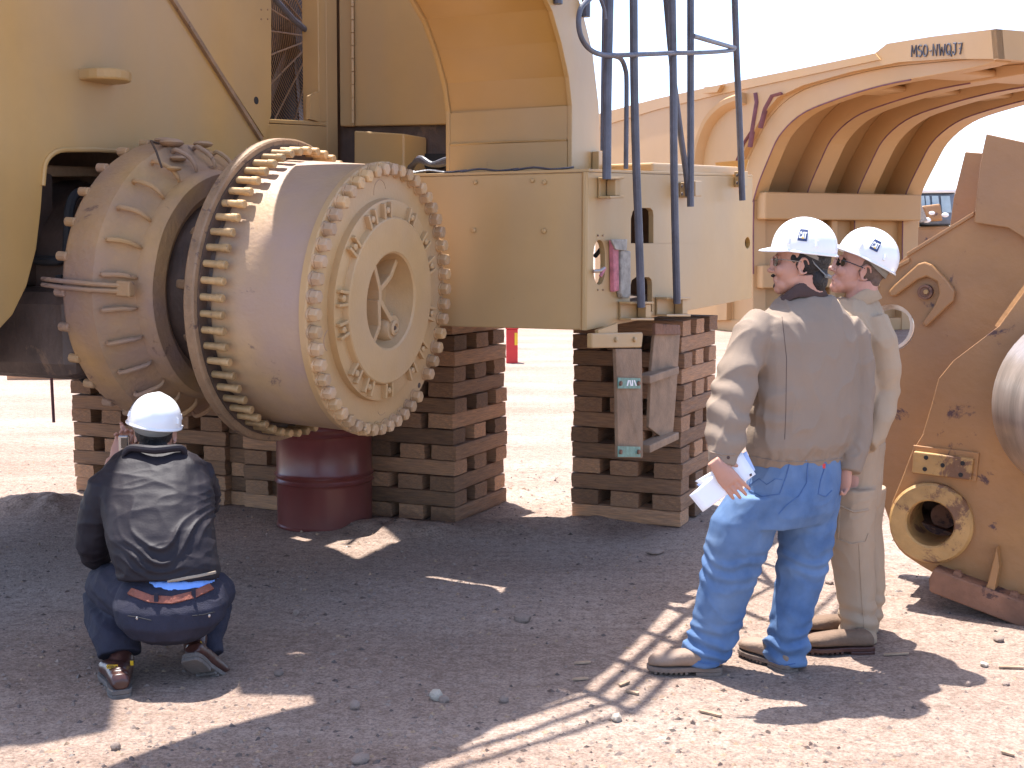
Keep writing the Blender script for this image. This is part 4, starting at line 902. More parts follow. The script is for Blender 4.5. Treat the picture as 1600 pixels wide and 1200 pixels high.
def helmet(par, c, B, label_side=1, tilt=0, name='hard_hat', logo=True, logo_th=88):
    # c: centre of the rim plane, B: right, forward, up
    Hh = .124
    def S(th, h, off=0):
        cx, sx = math.cos(th), math.sin(th)            # th 0 = front, + = towards the wearer's left
        a, b = (.122 if cx > 0 else .128), .107
        Rb = 1 / math.sqrt((cx / a) ** 2 + (sx / b) ** 2)
        k = max(0, 1 - (min(h, Hh) / Hh) ** 2.15) ** (1 / 2.05)
        rr = Rb * k
        rid = .0045 * math.exp(-((sx * Rb * k) / .016) ** 2) * (1 if h > .02 else 0) * min(1, h / .05)
        return V(-sx * (rr + off * k), cx * (rr + off * k), h + rid + off * (1 - k) )
    rg = []
    hs = [Hh * q for q in (0, .03, .09, .17, .26, .36, .47, .58, .68, .77, .85, .91, .955, .985, .998)]
    n = 72; vs = []
    def rim(th, k):      # flared rim and the peak in front
        p = S(th, 0); d = V(p.x, p.y, 0).normalized()
        pk_ = max(0, math.cos(th)); pk_ = (min(1, max(0, (pk_ - .45) / .45)))**.8
        return p + d * (.007 + .040 * pk_) * k + V(0, 0, -.006 * k - .010 * pk_ * k)
    for k in (1.0, .92, .5): vs.append([rim(2 * PI * i / n, k) - V(0, 0, .004 if k == 1 else 0) for i in range(n)])
    for h in hs: vs.append([S(2 * PI * i / n, h) for i in range(n)])
    mb = MB(); flat = [c + B @ p for rw in vs for p in rw]; R_ = len(vs)
    fs = [(i * n + k, i * n + (k + 1) % n, (i + 1) * n + (k + 1) % n, (i + 1) * n + k) for i in range(R_ - 1) for k in range(n)]
    flat.append(c + B @ V(0, 0, Hh + .0045)); fs += [((R_ - 1) * n + k, (R_ - 1) * n + (k + 1) % n, len(flat) - 1) for k in range(n)]
    mb.add(flat, fs, 0, True)
    h_ = mb.build(name, M['helmet'], par); so = h_.modifiers.new('thick', 'SOLIDIFY'); so.thickness = .003; so.offset = -1
    for th in (R(60), R(-60), R(118), R(-118)):
        for hh in (.030,):
            p0, p1 = c + B @ S(th, hh - .010, .001), c + B @ S(th, hh + .012, .001)
            MB().tube([p0, p1], [.007, .006], 8).build('shell_slot', M['helmet'], h_)
    # suspension band inside
    bd_ = []; m_ = 40
    mb = MB(); v2 = []
    for zz in (-.010, .006):
        for i in range(m_):
            th = 2 * PI * i / m_; q = S(th, 0) * .80; v2.append(c + B @ V(q.x, q.y - .004, zz + (-.03 * max(0, -math.cos(th)) if zz < 0 else 0)))
    mb.add(v2, [(i, (i + 1) % m_, m_ + (i + 1) % m_, m_ + i) for i in range(m_) if math.cos(2 * PI * (i + .5) / m_) < .35], 0, True)
    hb_ = mb.build('head_band', M['band'], h_); so = hb_.modifiers.new('t', 'SOLIDIFY'); so.thickness = .003
    if logo:
        # square sticker with the three letters, lying on the curve of the shell
        NX, NY, sz = 44, 44, .043
        def inpoly(x, y, pl):
            r_ = False; j = len(pl) - 1
            for i in range(len(pl)):
                if (pl[i][1] > y) != (pl[j][1] > y) and x < (pl[j][0] - pl[i][0]) * (y - pl[i][1]) / (pl[j][1] - pl[i][1]) + pl[i][0]: r_ = not r_
                j = i
            return r_
        Cc = [(.08, .3), (.15, .22), (.30, .22), (.36, .3), (.36, .42), (.27, .42), (.27, .34), (.24, .31), (.2, .31), (.17, .34), (.17, .66), (.2, .69), (.24, .69), (.27, .66), (.27, .57), (.36, .57), (.36, .7), (.30, .78), (.15, .78), (.08, .7)]
        Aa = [(.36, .22), (.47, .78), (.58, .78), (.69, .22), (.6, .22), (.58, .33), (.47, .33), (.45, .22)]
        Tt = [(.6, .78), (.93, .78), (.93, .68), (.82, .68), (.82, .22), (.72, .22), (.72, .68), (.6, .68)]
        Yy = [(.36, .2), (.525, .42), (.69, .2)]
        lm = MB(); vs = []
        z0 = .036; th0 = R(logo_th)
        for j in range(NY + 1):
            for i in range(NX + 1):
                th = th0 - (i / NX - .5) * sz / .128 * -1 * label_side; hh = z0 + (j / NY) * sz * 1.02
                vs.append(c + B @ S(th * label_side, hh, .0032))
        fs = [(j * (NX + 1) + i, j * (NX + 1) + i + 1, (j + 1) * (NX + 1) + i + 1, (j + 1) * (NX + 1) + i) for j in range(NY) for i in range(NX)]
        lm.add(vs, fs, 0, True)
        for j in range(NY):
            for i in range(NX):
                x, y = (i + .5) / NX, (j + .5) / NY; k = 0
                if inpoly(x, y, Yy): k = 2
                elif inpoly(x, y, Aa) or inpoly(x, y, Cc) or inpoly(x, y, Tt): k = 1
                lm.m[j * NX + i] = k
        lm.build('badge', [M['logoblue'], M['logowhite'], M['logoyel']], h_)
    return h_
def finger(mb, root, dirs, lens, rads):
    pts = [root]; p = root
    for d, l_ in zip(dirs, lens): p = p + d.normalized() * l_; pts.append(p)
    mb.tube(pts, rads, 10)
    mb.ell(p, rads[-1], rads[-1], rads[-1], None, 10, 8)
def hand(mb, Wp, f, t, nrm, curl=(.5, .6, .5), s=1.0, spread=1.0):
    # Wp wrist, f towards the fingers, t towards the thumb side, nrm out of the palm
    f, t, nrm = f.normalized(), t.normalized(), nrm.normalized()
    mb.rings([(Wp - f * .02, t * .026 * s, nrm * .020 * s), (Wp + f * .02 * s, t * .031 * s, nrm * .019 * s), (Wp + f * .055 * s, t * .040 * s, nrm * .016 * s), (Wp + f * .088 * s, t * .041 * s, nrm * .013 * s), (Wp + f * .096 * s, t * .036 * s, nrm * .009 * s)], seg=20)
    for k, (o, l_) in enumerate(((.030, .074), (.010, .083), (-.010, .077), (-.029, .062))):
        a1 = curl[0] * (1 + .12 * k); a2 = a1 + curl[1]; a3 = a2 + curl[2]
        sp_ = t * (.09 - .06 * k) * spread
        dr = [f * math.cos(a) + nrm * math.sin(a) + sp_ for a in (a1, a2, a3)]
        finger(mb, Wp + f * .086 * s + t * o * s, dr, [l_ * .45 * s, l_ * .3 * s, l_ * .25 * s], [.0092 * s, .0088 * s, .008 * s, .0068 * s])
    finger(mb, Wp + f * .025 * s + t * .024 * s + nrm * .008, [f * .55 + t * .7 + nrm * .4, f * .85 + t * .2 + nrm * .45, f * .9 - t * .05 + nrm * .4], [.04 * s, .032 * s, .024 * s], [.013 * s, .0105 * s, .0095 * s, .0075 * s])
def boot(par, heel, fwd, up, length, width, shaft_to, m_up, m_sole, shaft_r=.052, shaft=True):
    f = fwd.normalized(); s_ = f.cross(up).normalized(); u_ = s_.cross(f).normalized()
    mb = MB(); st = [(0.0, .026, .040), (.05, .032, .060), (.16, .035, .06), (.30, .037, .064), (.42, .038, .066), (.55, .042, .064), (.70, .050, .056), (.83, .049, .050), (.93, .038, .042), (1.0, .018, .025)]
    rs = [(heel + f * (a * length) + u_ * (.028 + h / 2), s_ * wv * width / .1, u_ * h / 2) for a, wv, h in st]
    mb.rings(rs, seg=24, pw=2.6)
    if shaft: mb.tube([heel + f * length * .17 + u_ * .06, heel * .4 + shaft_to * .6 + f * length * .06, shaft_to], [.040, shaft_r * .9, shaft_r], 18)
    b = fuse(mb, 'boot', m_up, par, .005, 5)
    out = []
    for a, wv in ((-.02, .02), (.0, .032), (.08, .039), (.2, .040), (.35, .037), (.5, .043), (.68, .0525), (.82, .051), (.93, .041), (1.0, .024), (1.02, .008)): out.append((a, wv * width / .1))
    loop = [heel + f * a * length + s_ * wv for a, wv in out] + [heel + f * a * length - s_ * wv for a, wv in reversed(out)]
    so = MB().quadbox([p + u_ * .012 for p in loop], u_ * .018)
    h0 = [p for p in loop if (p - heel).dot(f) < length * .36]
    hl = [heel + f * a * length + s_ * wv for a, wv in out[:5]] + [heel + f * a * length - s_ * wv for a, wv in reversed(out[:5])]
    so.quadbox([p - u_ * .004 for p in hl], u_ * .0155)
    k = 0
    while k < 7:
        a = .48 + .07 * k; c = heel + f * a * length + u_ * .007; so.box(c, f * .006, s_ * (.040 * width / .1), u_ * .0055); k += 1
    so.build('sole', m_sole, b, bevel=.003)
    return b
def folds(amp, fx, fy, fz, seed=0, ridge=.5, hf=.25):
    def w_(p, nn):
        q = V(p.x * fx + seed, p.y * fy, p.z * fz)
        d = noise.noise_vector(q * .5) * .8
        a = noise.noise(q + d); b = 1 - abs(noise.noise(q * 1.7 + d * 1.3)) * 2
        return amp * (a * (1 - ridge) + (max(b, 0) ** 2.2 - .35) * ridge) + amp * hf * noise.noise(q * 4)
    return w_
def ringpx(xl, xr, y, d, th, ratio, tilt=0):
    c = P((xl + xr) / 2, y, d); hw = (xr - xl) / 2 * d / FOC
    a = hw / math.sqrt(math.cos(th) ** 2 + (ratio * math.sin(th)) ** 2)
    ax = V(math.cos(th), math.sin(th), 0); fy = V(-math.sin(th), math.cos(th), tilt)
    return (c, ax * a, fy * a * ratio)
def limb(mb, pts, seg=18, flat=1.0): # pts: (x, y, halfwidth_px, depth)
    mb.tube([P(x, y, d) for x, y, h, d in pts], [h * d / FOC for x, y, h, d in pts], seg)
def glasses(par, c, B, lw=.030, lh=.020, wrap=.25, m='frame', s=1):
    g = MB()
    for q in (-1, 1):
        ctr = c + B @ (V(q * .032, .098, .006) * s); loop = []
        for i in range(20):
            t = 2 * PI * i / 20; x = lw * math.copysign(abs(math.cos(t)) ** .7, math.cos(t)); z = lh * math.copysign(abs(math.sin(t)) ** .8, math.sin(t))
            loop.append(ctr + B @ V(x, -abs(q * .032 + x) * wrap * (1 + 6 * abs(q * .032 + x)), z))
        g.quadbox(loop, B @ V(0, .003, 0))
    o = g.build('sunglasses', M['lens'], par, bevel=.001)
    f = MB()
    for q in (-1, 1): f.tube([c + B @ (V(q * .064, .080, .012) * s), c + B @ (V(q * .080, .055, .012) * s), c + B @ (V(q * .083, -.012, .006) * s)], .0022, 6)
    f.tube([c + B @ (V(-.014, .102, .010) * s), c + B @ (V(.014, .102, .010) * s)], .0025, 6)
    f.build('temple_arms', M[m], o)
    return o

# --- first man: taupe jacket and blue jeans, back to the camera, looking left
D1 = 4.95; gz = 0
p1 = thing('person', 'person in white hard hat, taupe jacket and blue jeans holding papers, back to the camera', 'person', G(1165, 1052), 'men standing at the right')
HB1 = frame_from(V(-.955, .27, 0.03)); hc1 = P(1251, 408, D1) - HB1 @ V(0, -.012, 0)
hc1 = P(1249, 411, D1)
th1 = R(38)
bm_ = MB(); head_parts(bm_, hc1, HB1, .98, P(1262, 478, D1), .062)
bm_.rings([ringpx(1228, 1300, 470, D1, th1, .7), ringpx(1190, 1328, 505, D1, th1, .5), ringpx(1185, 1325, 600, D1, th1, .55), ringpx(1185, 1310, 700, D1, th1, .6), ringpx(1180, 1305, 780, D1, th1, .65)])
limb(bm_, [(1190, 515, 17, D1 - .12), (1135, 640, 15, D1 - .22), (1128, 722, 11, D1 - .30)]); limb(bm_, [(1322, 515, 17, D1 + .1), (1340, 640, 15, D1 + .1), (1322, 735, 11, D1 + .05)])
limb(bm_, [(1195, 770, 26, D1 - .05), (1150, 890, 20, D1 - .03), (1105, 1025, 15, D1)]); limb(bm_, [(1285, 770, 26, D1 + .06), (1255, 890, 20, D1 + .05), (1228, 1030, 15, D1 + .02)])
Wl = P(1127, 724, D1 - .30)
hand(bm_, P(1119, 726, D1 - .345), V(.62, -.05, -.72), V(.72, 0, .62), V(0, 1, .0), (.05, .15, .3), .95)
hand(bm_, P(1322, 733, D1 + .03), V(-.18, .05, -.8), V(-.6, .5, 0), V(-.6, -.6, .2), (.5, .8, .7), .92)
body1 = fuse(bm_, 'body', M['skin1'], p1, .0038, 3)
jk = MB()
jk.rings([ringpx(1222, 1300, 462, D1 + .02, th1, .85), ringpx(1200, 1318, 478, D1 + .01, th1, .62), ringpx(1172, 1338, 500, D1, th1, .52), ringpx(1166, 1350, 530, D1, th1, .52), ringpx(1168, 1350, 580, D1, th1, .55), ringpx(1166, 1346, 640, D1, th1, .56), ringpx(1162, 1338, 690, D1, th1, .58), ringpx(1166, 1322, 708, D1, th1, .6), ringpx(1170, 1318, 722, D1, th1, .6)])
limb(jk, [(1195, 500, 26, D1 - .10), (1176, 525, 32, D1 - .14), (1158, 570, 32, D1 - .18), (1143, 620, 33, D1 - .22), (1136, 655, 33, D1 - .25), (1134, 690, 29, D1 - .28), (1131, 712, 24, D1 - .30), (1130, 727, 22, D1 - .305)])
limb(jk, [(1318, 505, 24, D1 + .08), (1333, 530, 28, D1 + .1), (1340, 580, 27, D1 + .11), (1341, 630, 26, D1 + .1), (1338, 680, 25, D1 + .08), (1330, 715, 22, D1 + .05), (1326, 738, 20, D1 + .03)])
def w1(p, nn):
    base = folds(.011, 6, 6, 3.6, 3, .65, .18)(p, nn)
    arm = 0
    q = (p - P(1140, 640, D1 - .2)).length
    if q < .35: arm = .008 * math.sin(p.z * 62 + 14 * p.x + 4 * noise.noise(p * 7)) * (1 - q / .35)
    hem = max(0, 1 - abs(p.z - P(1240, 705, D1).z) / .05) * .0025 * math.sin(p.x * 150 + 5 * noise.noise(p * 20))
    return base + arm + hem
ja = fuse(jk, 'jacket', M['jacket'], p1, .0062, 8, w1)
# corduroy collar, yoke seam, hem band seam
cq = MB(); n_ = 40; vs = []
cc_ = P(1258, 454, D1 + .01)
for k, (rad, dz) in enumerate(((.080, -.03), (.078, .0), (.073, .026), (.069, .030), (.090, -.022))):
    for i in range(n_):
        t = 2 * PI * i / n_; dd = V(math.cos(t) * 1.22, math.sin(t) * 1.0, 0); rot = Matrix.Rotation(R(25), 3, 'Z') @ dd
        lean = -.055 * max(0, (rot.dot(V(-.93, .35, 0))))
        vs.append(cc_ + rot * rad + V(-.018, 0, dz + lean))
cq.add(vs, [(r_ * n_ + i, r_ * n_ + (i + 1) % n_, (r_ + 1) * n_ + (i + 1) % n_, (r_ + 1) * n_ + i) for r_ in range(4) for i in range(n_)], 0, True)
o = cq.build('collar', M['collar'], ja); o.modifiers.new('t', 'SOLIDIFY').thickness = .004
jn = MB()
jn.rings([ringpx(1172, 1316, 700, D1, th1, .62), ringpx(1168, 1318, 730, D1, th1, .64), ringpx(1160, 1316, 765, D1, th1, .68), ringpx(1152, 1313, 795, D1, th1, .66), ringpx(1150, 1308, 815, D1, th1, .55)])
jn.rings([ringpx(1140, 1238, 770, D1 - .06, th1, .95), ringpx(1112, 1216, 810, D1 - .05, th1, .95), ringpx(1103, 1204, 850, D1 - .04, th1, .95), ringpx(1095, 1185, 900, D1 - .03, th1, .95), ringpx(1087, 1166, 945, D1 - .02, th1, .95), ringpx(1078, 1156, 985, D1, th1, .95), ringpx(1070, 1146, 1008, D1, th1, 1), ringpx(1064, 1138, 1022, D1, th1, 1.15), ringpx(1064, 1136, 1032, D1, th1, 1.15)])
jn.rings([ringpx(1215, 1313, 770, D1 + .06, th1, .95), ringpx(1216, 1306, 810, D1 + .06, th1, .95), ringpx(1217, 1302, 850, D1 + .06, th1, .95), ringpx(1213, 1290, 900, D1 + .05, th1, .95), ringpx(1206, 1273, 945, D1 + .04, th1, .95), ringpx(1202, 1264, 985, D1 + .02, th1, 1), ringpx(1194, 1262, 1012, D1 + .03, th1, 1.2), ringpx(1194, 1257, 1034, D1 + .04, th1, 1.3)])
def wj(p, nn):
    b = folds(.006, 7, 7, 6, 9, .6)(p, nn)
    zc = P(1130, 1010, D1).z; k = math.exp(-((p.z - zc) / .10) ** 2); z2 = P(1150, 880, D1).z; k2 = math.exp(-((p.z - z2) / .09) ** 2) * .6
    return b + (k + k2) * .008 * math.sin(p.z * 105 + 9 * p.x + 5 * noise.noise(p * 9))
jeans = fuse(jn, 'jeans', M['jean'], p1, .006, 7, wj)
def on_mesh(ob, x, y):
    org = ob.matrix_world.translation.copy() if False else V(0, 0, 0); q = ob.parent
    while q is not None: org = org + Vector(q.location); q = q.parent
    hit, loc, nn, _ = ob.ray_cast(CO - org, ray(x, y).normalized())
    return (loc + org, nn) if hit else (None, None)
def stitch(ob, pts, name, mt, r_=.0022, off=.001, closed=False, dashed=False, par=None):
    pp = []
    for (x0, y0), (x1, y1) in zip(pts, pts[1:]):
        m_ = max(2, int(math.hypot(x1 - x0, y1 - y0) / 3))
        for i in range(m_):
            l_, nn = on_mesh(ob, x0 + (x1 - x0) * i / m_, y0 + (y1 - y0) * i / m_)
            if l_ is not None: pp.append(l_ + nn * off)
    if len(pp) > 2: return MB().tube(pp, r_, 5).build(name, mt, par or ob)
bpy.context.view_layer.update()
stitch(jeans, [(1173, 748), (1170, 765), (1190, 776), (1218, 772), (1228, 745), (1234, 722)], 'pocket_seam', M['jeanseam'])
stitch(jeans, [(1290, 725), (1282, 750), (1278, 772), (1290, 776), (1302, 764)], 'pocket_seam', M['jeanseam'])
stitch(jeans, [(1262, 722), (1260, 755), (1248, 775), (1228, 790), (1214, 806)], 'centre_seam', M['jeanseam'])
stitch(jeans, [(1172, 757), (1186, 748), (1198, 757), (1212, 748), (1226, 750)], 'pocket_stitching', M['jeanseam'], .0015)
for a, b in (((1069, 1026), (1135, 1036)), ((1201, 1032), (1246, 1036))): stitch(jeans, [a, ((a[0] + b[0]) // 2, (a[1] + b[1]) // 2 + 6), b], 'hem_stitching', M['jeanseam'], .002)
tgp, tgn = on_mesh(jeans, 1287, 728)
if tgp is not None: MB().box(tgp, V(.006, 0, 0), V(0, .003, 0), V(0, 0, .009)).build('red_tab', M['red'], jeans)
stitch(ja, [(1222, 495), (1229, 560), (1228, 640), (1226, 690)], 'back_seam', M['collar'], .0012, 0)
stitch(ja, [(1168, 712), (1215, 721), (1270, 722), (1318, 716)], 'hem_band', M['jacket'], .004, 0)
stitch(ja, [(1110, 706), (1130, 711), (1153, 710)], 'cuff_seam', M['jacket'], .003, 0)
bpn, bnn = on_mesh(ja, 1138, 715)
if bpn is not None: MB().ell(bpn, .006, .004, .006, seg=10, rings=6).build('cuff_button', M['collar'], ja)
helmet(p1, hc1 + HB1 @ V(0, -.012, .048), HB1 @ Matrix.Rotation(R(5), 3, 'X'), 1, 0, logo_th=88)
hr = MB(); B_ = HB1
hr.ell(hc1 + B_ @ V(0, -.034, .030), .0805, .086, .098, B_); hr.ell(hc1 + B_ @ V(0, -.072, -.055), .060, .040, .062, B_); hr.ell(hc1 + B_ @ V(0, .018, .02), .0795, .022, .03, B_)
fuse(hr, 'hair', M['hair'], p1, .004, 2, lambda p, nn: .0015 * noise.noise(p * 90))
q = MB(); q.ell(hc1 + B_ @ V(0, .097, -.052), .027, .008, .0065, B_); q.ell(hc1 + B_ @ V(0, .083, -.092), .014, .012, .014, B_)
q.build('moustache', M['hair'], p1)
glasses(p1, hc1, HB1)
q = MB()
for sgn in (-1, 1): q.tube([hc1 + B_ @ V(sgn * .07, -.035, .045), hc1 + B_ @ V(sgn * .072, -.06, -.0), hc1 + B_ @ V(sgn * .045, -.105, -.045)], .006, 6, flat=.4)
q.tube([hc1 + B_ @ V(.045, -.105, -.045), hc1 + B_ @ V(0, -.118, -.05), hc1 + B_ @ V(-.045, -.105, -.045)], .008, 6)
q.build('nape_strap', M['band'], p1)
boot(p1, G(1122, 1051) + V(.01, .0, .0), V(-1, .06, 0), Z, .285, .108, P(1110, 1020, D1), M['bootl'], M['sole'])
boot(p1, G(1240, 1052) + V(.0, .02, 0), V(-.55, .83, 0), Z, .285, .108, P(1228, 1022, D1 + .10), M['bootl'], M['sole'])
# the papers in his left hand
pp = thing('folded_papers', 'folded white papers held in the left hand of the man in blue jeans', 'papers', P(1130, 752, D1 - .33))
def sheet(px, dep, th, name, mt):
    q = [P(x, y, D1 + dd) for (x, y), dd in zip(px, dep)]; nn = (q[1] - q[0]).cross(q[3] - q[0]).normalized()
    n_ = 8; vs = []
    for j in range(n_ + 1):
        for i in range(n_ + 1):
            u_, v_ = i / n_, j / n_; a = q[0].lerp(q[1], u_); b = q[3].lerp(q[2], u_); vs.append(a.lerp(b, v_) + nn * (.008 * math.sin(v_ * PI)))
    o = MB().add(vs, [(j * (n_ + 1) + i, j * (n_ + 1) + i + 1, (j + 1) * (n_ + 1) + i + 1, (j + 1) * (n_ + 1) + i) for j in range(n_) for i in range(n_)], 0, True).build(name, mt, pp)
    o.modifiers.new('t', 'SOLIDIFY').thickness = th; return o
sheet([(1077, 774), (1098, 800), (1181, 741), (1158, 706)], (-.33, -.35, -.33, -.31), .004, 'front_sheet', M['paper'])
sheet([(1089, 757), (1098, 768), (1180, 735), (1166, 705)], (-.30, -.31, -.30, -.28), .003, 'rear_sheet', M['paperb'])
sheet([(1086, 752), (1120, 770), (1175, 735), (1160, 707)], (-.315, -.32, -.315, -.30), .002, 'middle_sheet', M['paper'])
MB().box(P(1173, 742, D1 - .345), V(.004, 0, .002), V(0, .002, 0), V(-.001, 0, .004)).build('clip', M['collar'], pp)

# --- second man: khaki clothes, just beyond the first
D2 = 5.28
p2 = thing('person', 'person in white hard hat, beige shirt and khaki cargo trousers, looking up left', 'person', G(1325, 1018), 'men standing at the right')
HB2 = frame_from(V(-.90, .15, .28)); hc2 = P(1343, 420, D2)
th2 = R(55)
bm_ = MB(); head_parts(bm_, hc2, HB2, .98, P(1345, 482, D2), .062)
bm_.rings([ringpx(1310, 1370, 480, D2, th2, .7), ringpx(1295, 1385, 520, D2, th2, .5), ringpx(1300, 1385, 620, D2, th2, .6), ringpx(1300, 1380, 760, D2, th2, .65)])
limb(bm_, [(1370, 510, 18, D2 - .1), (1385, 600, 15, D2 - .05), (1355, 680, 11, D2 - .12)])
limb(bm_, [(1320, 760, 24, D2 - .05), (1325, 880, 18, D2), (1340, 1000, 13, D2)]); limb(bm_, [(1350, 760, 12, D2 + .14), (1350, 880, 12, D2 + .15), (1346, 985, 10, D2 + .15)])
hand(bm_, P(1345, 690, D2 - .14), V(-.6, .1, -.4), V(-.2, .8, .2), V(-.3, -.3, .5), (.4, .7, .6), .92)
limb(bm_, [(1300, 510, 18, D2 + .18), (1290, 600, 15, D2 + .22), (1300, 690, 11, D2 + .2)]); hand(bm_, P(1300, 700, D2 + .2), V(-.1, .1, -.9), V(-.6, .5, 0), V(.6, .6, 0), (.4, .6, .5), .92)
fuse(bm_, 'body', M['skin2'], p2, .0038, 3)
jk = MB()
jk.rings([ringpx(1305, 1368, 466, D2, th2, .9), ringpx(1290, 1382, 486, D2, th2, .7), ringpx(1285, 1395, 512, D2, th2, .6), ringpx(1285, 1396, 580, D2, th2, .62), ringpx(1290, 1392, 650, D2, th2, .66), ringpx(1292, 1385, 700, D2, th2, .7)])
limb(jk, [(1365, 495, 22, D2 - .08), (1374, 530, 28, D2 - .1), (1379, 570, 29, D2 - .08), (1379, 610, 27, D2 - .06), (1372, 650, 26, D2 - .1), (1362, 680, 22, D2 - .12), (1352, 694, 19, D2 - .14)])
limb(jk, [(1300, 500, 24, D2 + .15), (1290, 600, 24, D2 + .2), (1300, 690, 18, D2 + .2)])
sh_ = fuse(jk, 'shirt', M['shirt'], p2, .0062, 8, lambda p, nn: folds(.010, 6, 6, 4, 13, .6)(p, nn) + .005 * math.sin(p.z * 60 + 20 * p.x + 4 * noise.noise(p * 6)) * max(0, 1 - (p - P(1385, 630, D2)).length / .2))
q = MB(); vs = []; cc_ = P(1340, 468, D2)
for k, (rad, dz) in enumerate(((.084, -.02), (.074, .026), (.069, .034), (.094, -.026))):
    for i in range(n_):
        t = 2 * PI * i / n_; rot = Matrix.Rotation(R(10), 3, 'Z') @ V(math.cos(t) * 1.15, math.sin(t), 0); vs.append(cc_ + rot * rad + V(-.012, 0, dz - .05 * max(0, -rot.x) + .03 * max(0, rot.x)))
q.add(vs, [(r_ * n_ + i, r_ * n_ + (i + 1) % n_, (r_ + 1) * n_ + (i + 1) % n_, (r_ + 1) * n_ + i) for r_ in range(3) for i in range(n_)], 0, True)
o = q.build('collar', M['shirt'], sh_); o.modifiers.new('t', 'SOLIDIFY').thickness = .004
jn = MB()
jn.rings([ringpx(1296, 1384, 690, D2, th2, .75), ringpx(1294, 1380, 740, D2, th2, .8), ringpx(1296, 1376, 790, D2, th2, .8)])
jn.rings([ringpx(1293, 1370, 760, D2 - .06, th2, .9), ringpx(1292, 1366, 820, D2 - .05, th2, .9), ringpx(1298, 1366, 870, D2 - .02, th2, .9), ringpx(1306, 1368, 920, D2, th2, .9), ringpx(1314, 1369, 965, D2, th2, .95), ringpx(1312, 1369, 1003, D2, th2, 1)])
jn.rings([ringpx(1318, 1384, 760, D2 + .14, th2, .9), ringpx(1320, 1378, 820, D2 + .14, th2, .9), ringpx(1326, 1382, 880, D2 + .15, th2, .9), ringpx(1330, 1384, 920, D2 + .16, th2, .9), ringpx(1325, 1378, 960, D2 + .16, th2, .95), ringpx(1322, 1370, 988, D2 + .16, th2, 1)])
kp = fuse(jn, 'cargo_trousers', M['khaki'], p2, .006, 7, lambda p, nn: folds(.006, 8, 8, 6, 17, .6)(p, nn) + .007 * math.exp(-((p.z - P(1340, 965, D2).z) / .07) ** 2) * math.sin(p.z * 90 + 20 * p.x))
bpy.context.view_layer.update()
stitch(kp, [(1312, 792), (1310, 842), (1330, 850), (1352, 846), (1358, 830)], 'cargo_pocket', M['khaki'], .004)
stitch(kp, [(1312, 790), (1335, 800), (1360, 796)], 'pocket_flap', M['khaki'], .005)
stitch(kp, [(1342, 850), (1346, 930), (1352, 1000)], 'side_seam', M['khaki'], .002)
helmet(p2, hc2 + HB2 @ V(0, -.014, .048), HB2 @ Matrix.Rotation(R(10), 3, 'X'), 1, 0, logo_th=88)
hr = MB(); B_ = HB2
hr.ell(hc2 + B_ @ V(0, -.028, .034), .0785, .085, .094, B_); hr.ell(hc2 + B_ @ V(0, -.06, -.03), .058, .036, .04, B_)
fuse(hr, 'hair', M['hair2'], p2, .004, 2)
glasses(p2, hc2, HB2, .033, .021, .35, 'lens')
boot(p2, G(1363, 1018), V(-1, -.05, 0), Z, .29, .105, P(1345, 985, D2), M['bootb'], M['bootd'])
boot(p2, G(1352, 995), V(-1, .1, 0), Z, .28, .105, P(1345, 970, D2 + .16), M['bootb'], M['bootd'])

# --- third man: squatting, black windbreaker, taking a picture
D3 = 4.85
p3 = thing('person', 'person squatting in black windbreaker and navy trousers, seen from behind, photographing the wheel hub', 'person', G(250, 1085))
HB3 = frame_from(V(-.10, .99, .10)); hc3 = P(243, 676, 5.22)
bm_ = MB(); head_parts(bm_, hc3, HB3, .98, P(243, 722, 5.16), .06)
def rg(x, y, d, hw, hd, tilt=.0):
    s = d / FOC; a = V(1, .04, 0); 
    b = V(0, math.cos(tilt), -math.sin(tilt)); return (P(x, y, d), a * hw * s, b * hd)
bm_.rings([rg(243, 712, 5.12, 34, .06), rg(243, 745, 5.06, 75, .08, .4), rg(247, 800, 4.98, 72, .10, .5), rg(258, 880, 4.88, 65, .10, .4), rg(264, 940, 4.84, 62, .11, .2)])
limb(bm_, [(175, 760, 20, 5.05), (142, 855, 17, 5.1), (178, 720, 12, 5.42)]); limb(bm_, [(310, 750, 20, 5.1), (322, 790, 17, 5.38), (215, 712, 12, 5.48)])
limb(bm_, [(222, 945, 26, 4.85), (168, 918, 18, 5.16), (186, 1020, 14, 4.88)]); limb(bm_, [(310, 945, 24, 4.85), (340, 930, 14, 5.17), (326, 975, 10, 5.06), (312, 1000, 9, 4.93)])
hand(bm_, P(180, 716, 5.42), V(.25, .3, .75), V(.9, 0, .1), V(.1, -.9, .3), (.3, .9, .8), .95); hand(bm_, P(212, 712, 5.47), V(-.35, .1, .7), V(-.2, 0, .9), V(.1, -.9, .3), (.3, .9, .8), .95)
fuse(bm_, 'body', M['skin1'], p3, .0038, 3)
jk = MB()
jk.rings([rg(243, 700, 5.14, 46, .07, .3), rg(243, 712, 5.12, 66, .09, .35), rg(243, 735, 5.08, 84, .11, .5), rg(245, 770, 5.02, 90, .13, .6), rg(247, 815, 4.95, 86, .15, .6), rg(253, 855, 4.89, 85, .155, .5), rg(262, 885, 4.86, 82, .155, .3), rg(265, 905, 4.85, 78, .15, .2)])
limb(jk, [(195, 735, 28, 5.08), (168, 765, 33, 5.02), (152, 810, 31, 5.02), (146, 850, 29, 5.04), (150, 868, 25, 5.10), (165, 820, 22, 5.28), (180, 735, 18, 5.40)])
limb(jk, [(285, 728, 26, 5.1), (308, 745, 30, 5.1), (318, 768, 27, 5.2), (318, 785, 24, 5.34), (280, 760, 20, 5.44), (228, 722, 17, 5.46)])
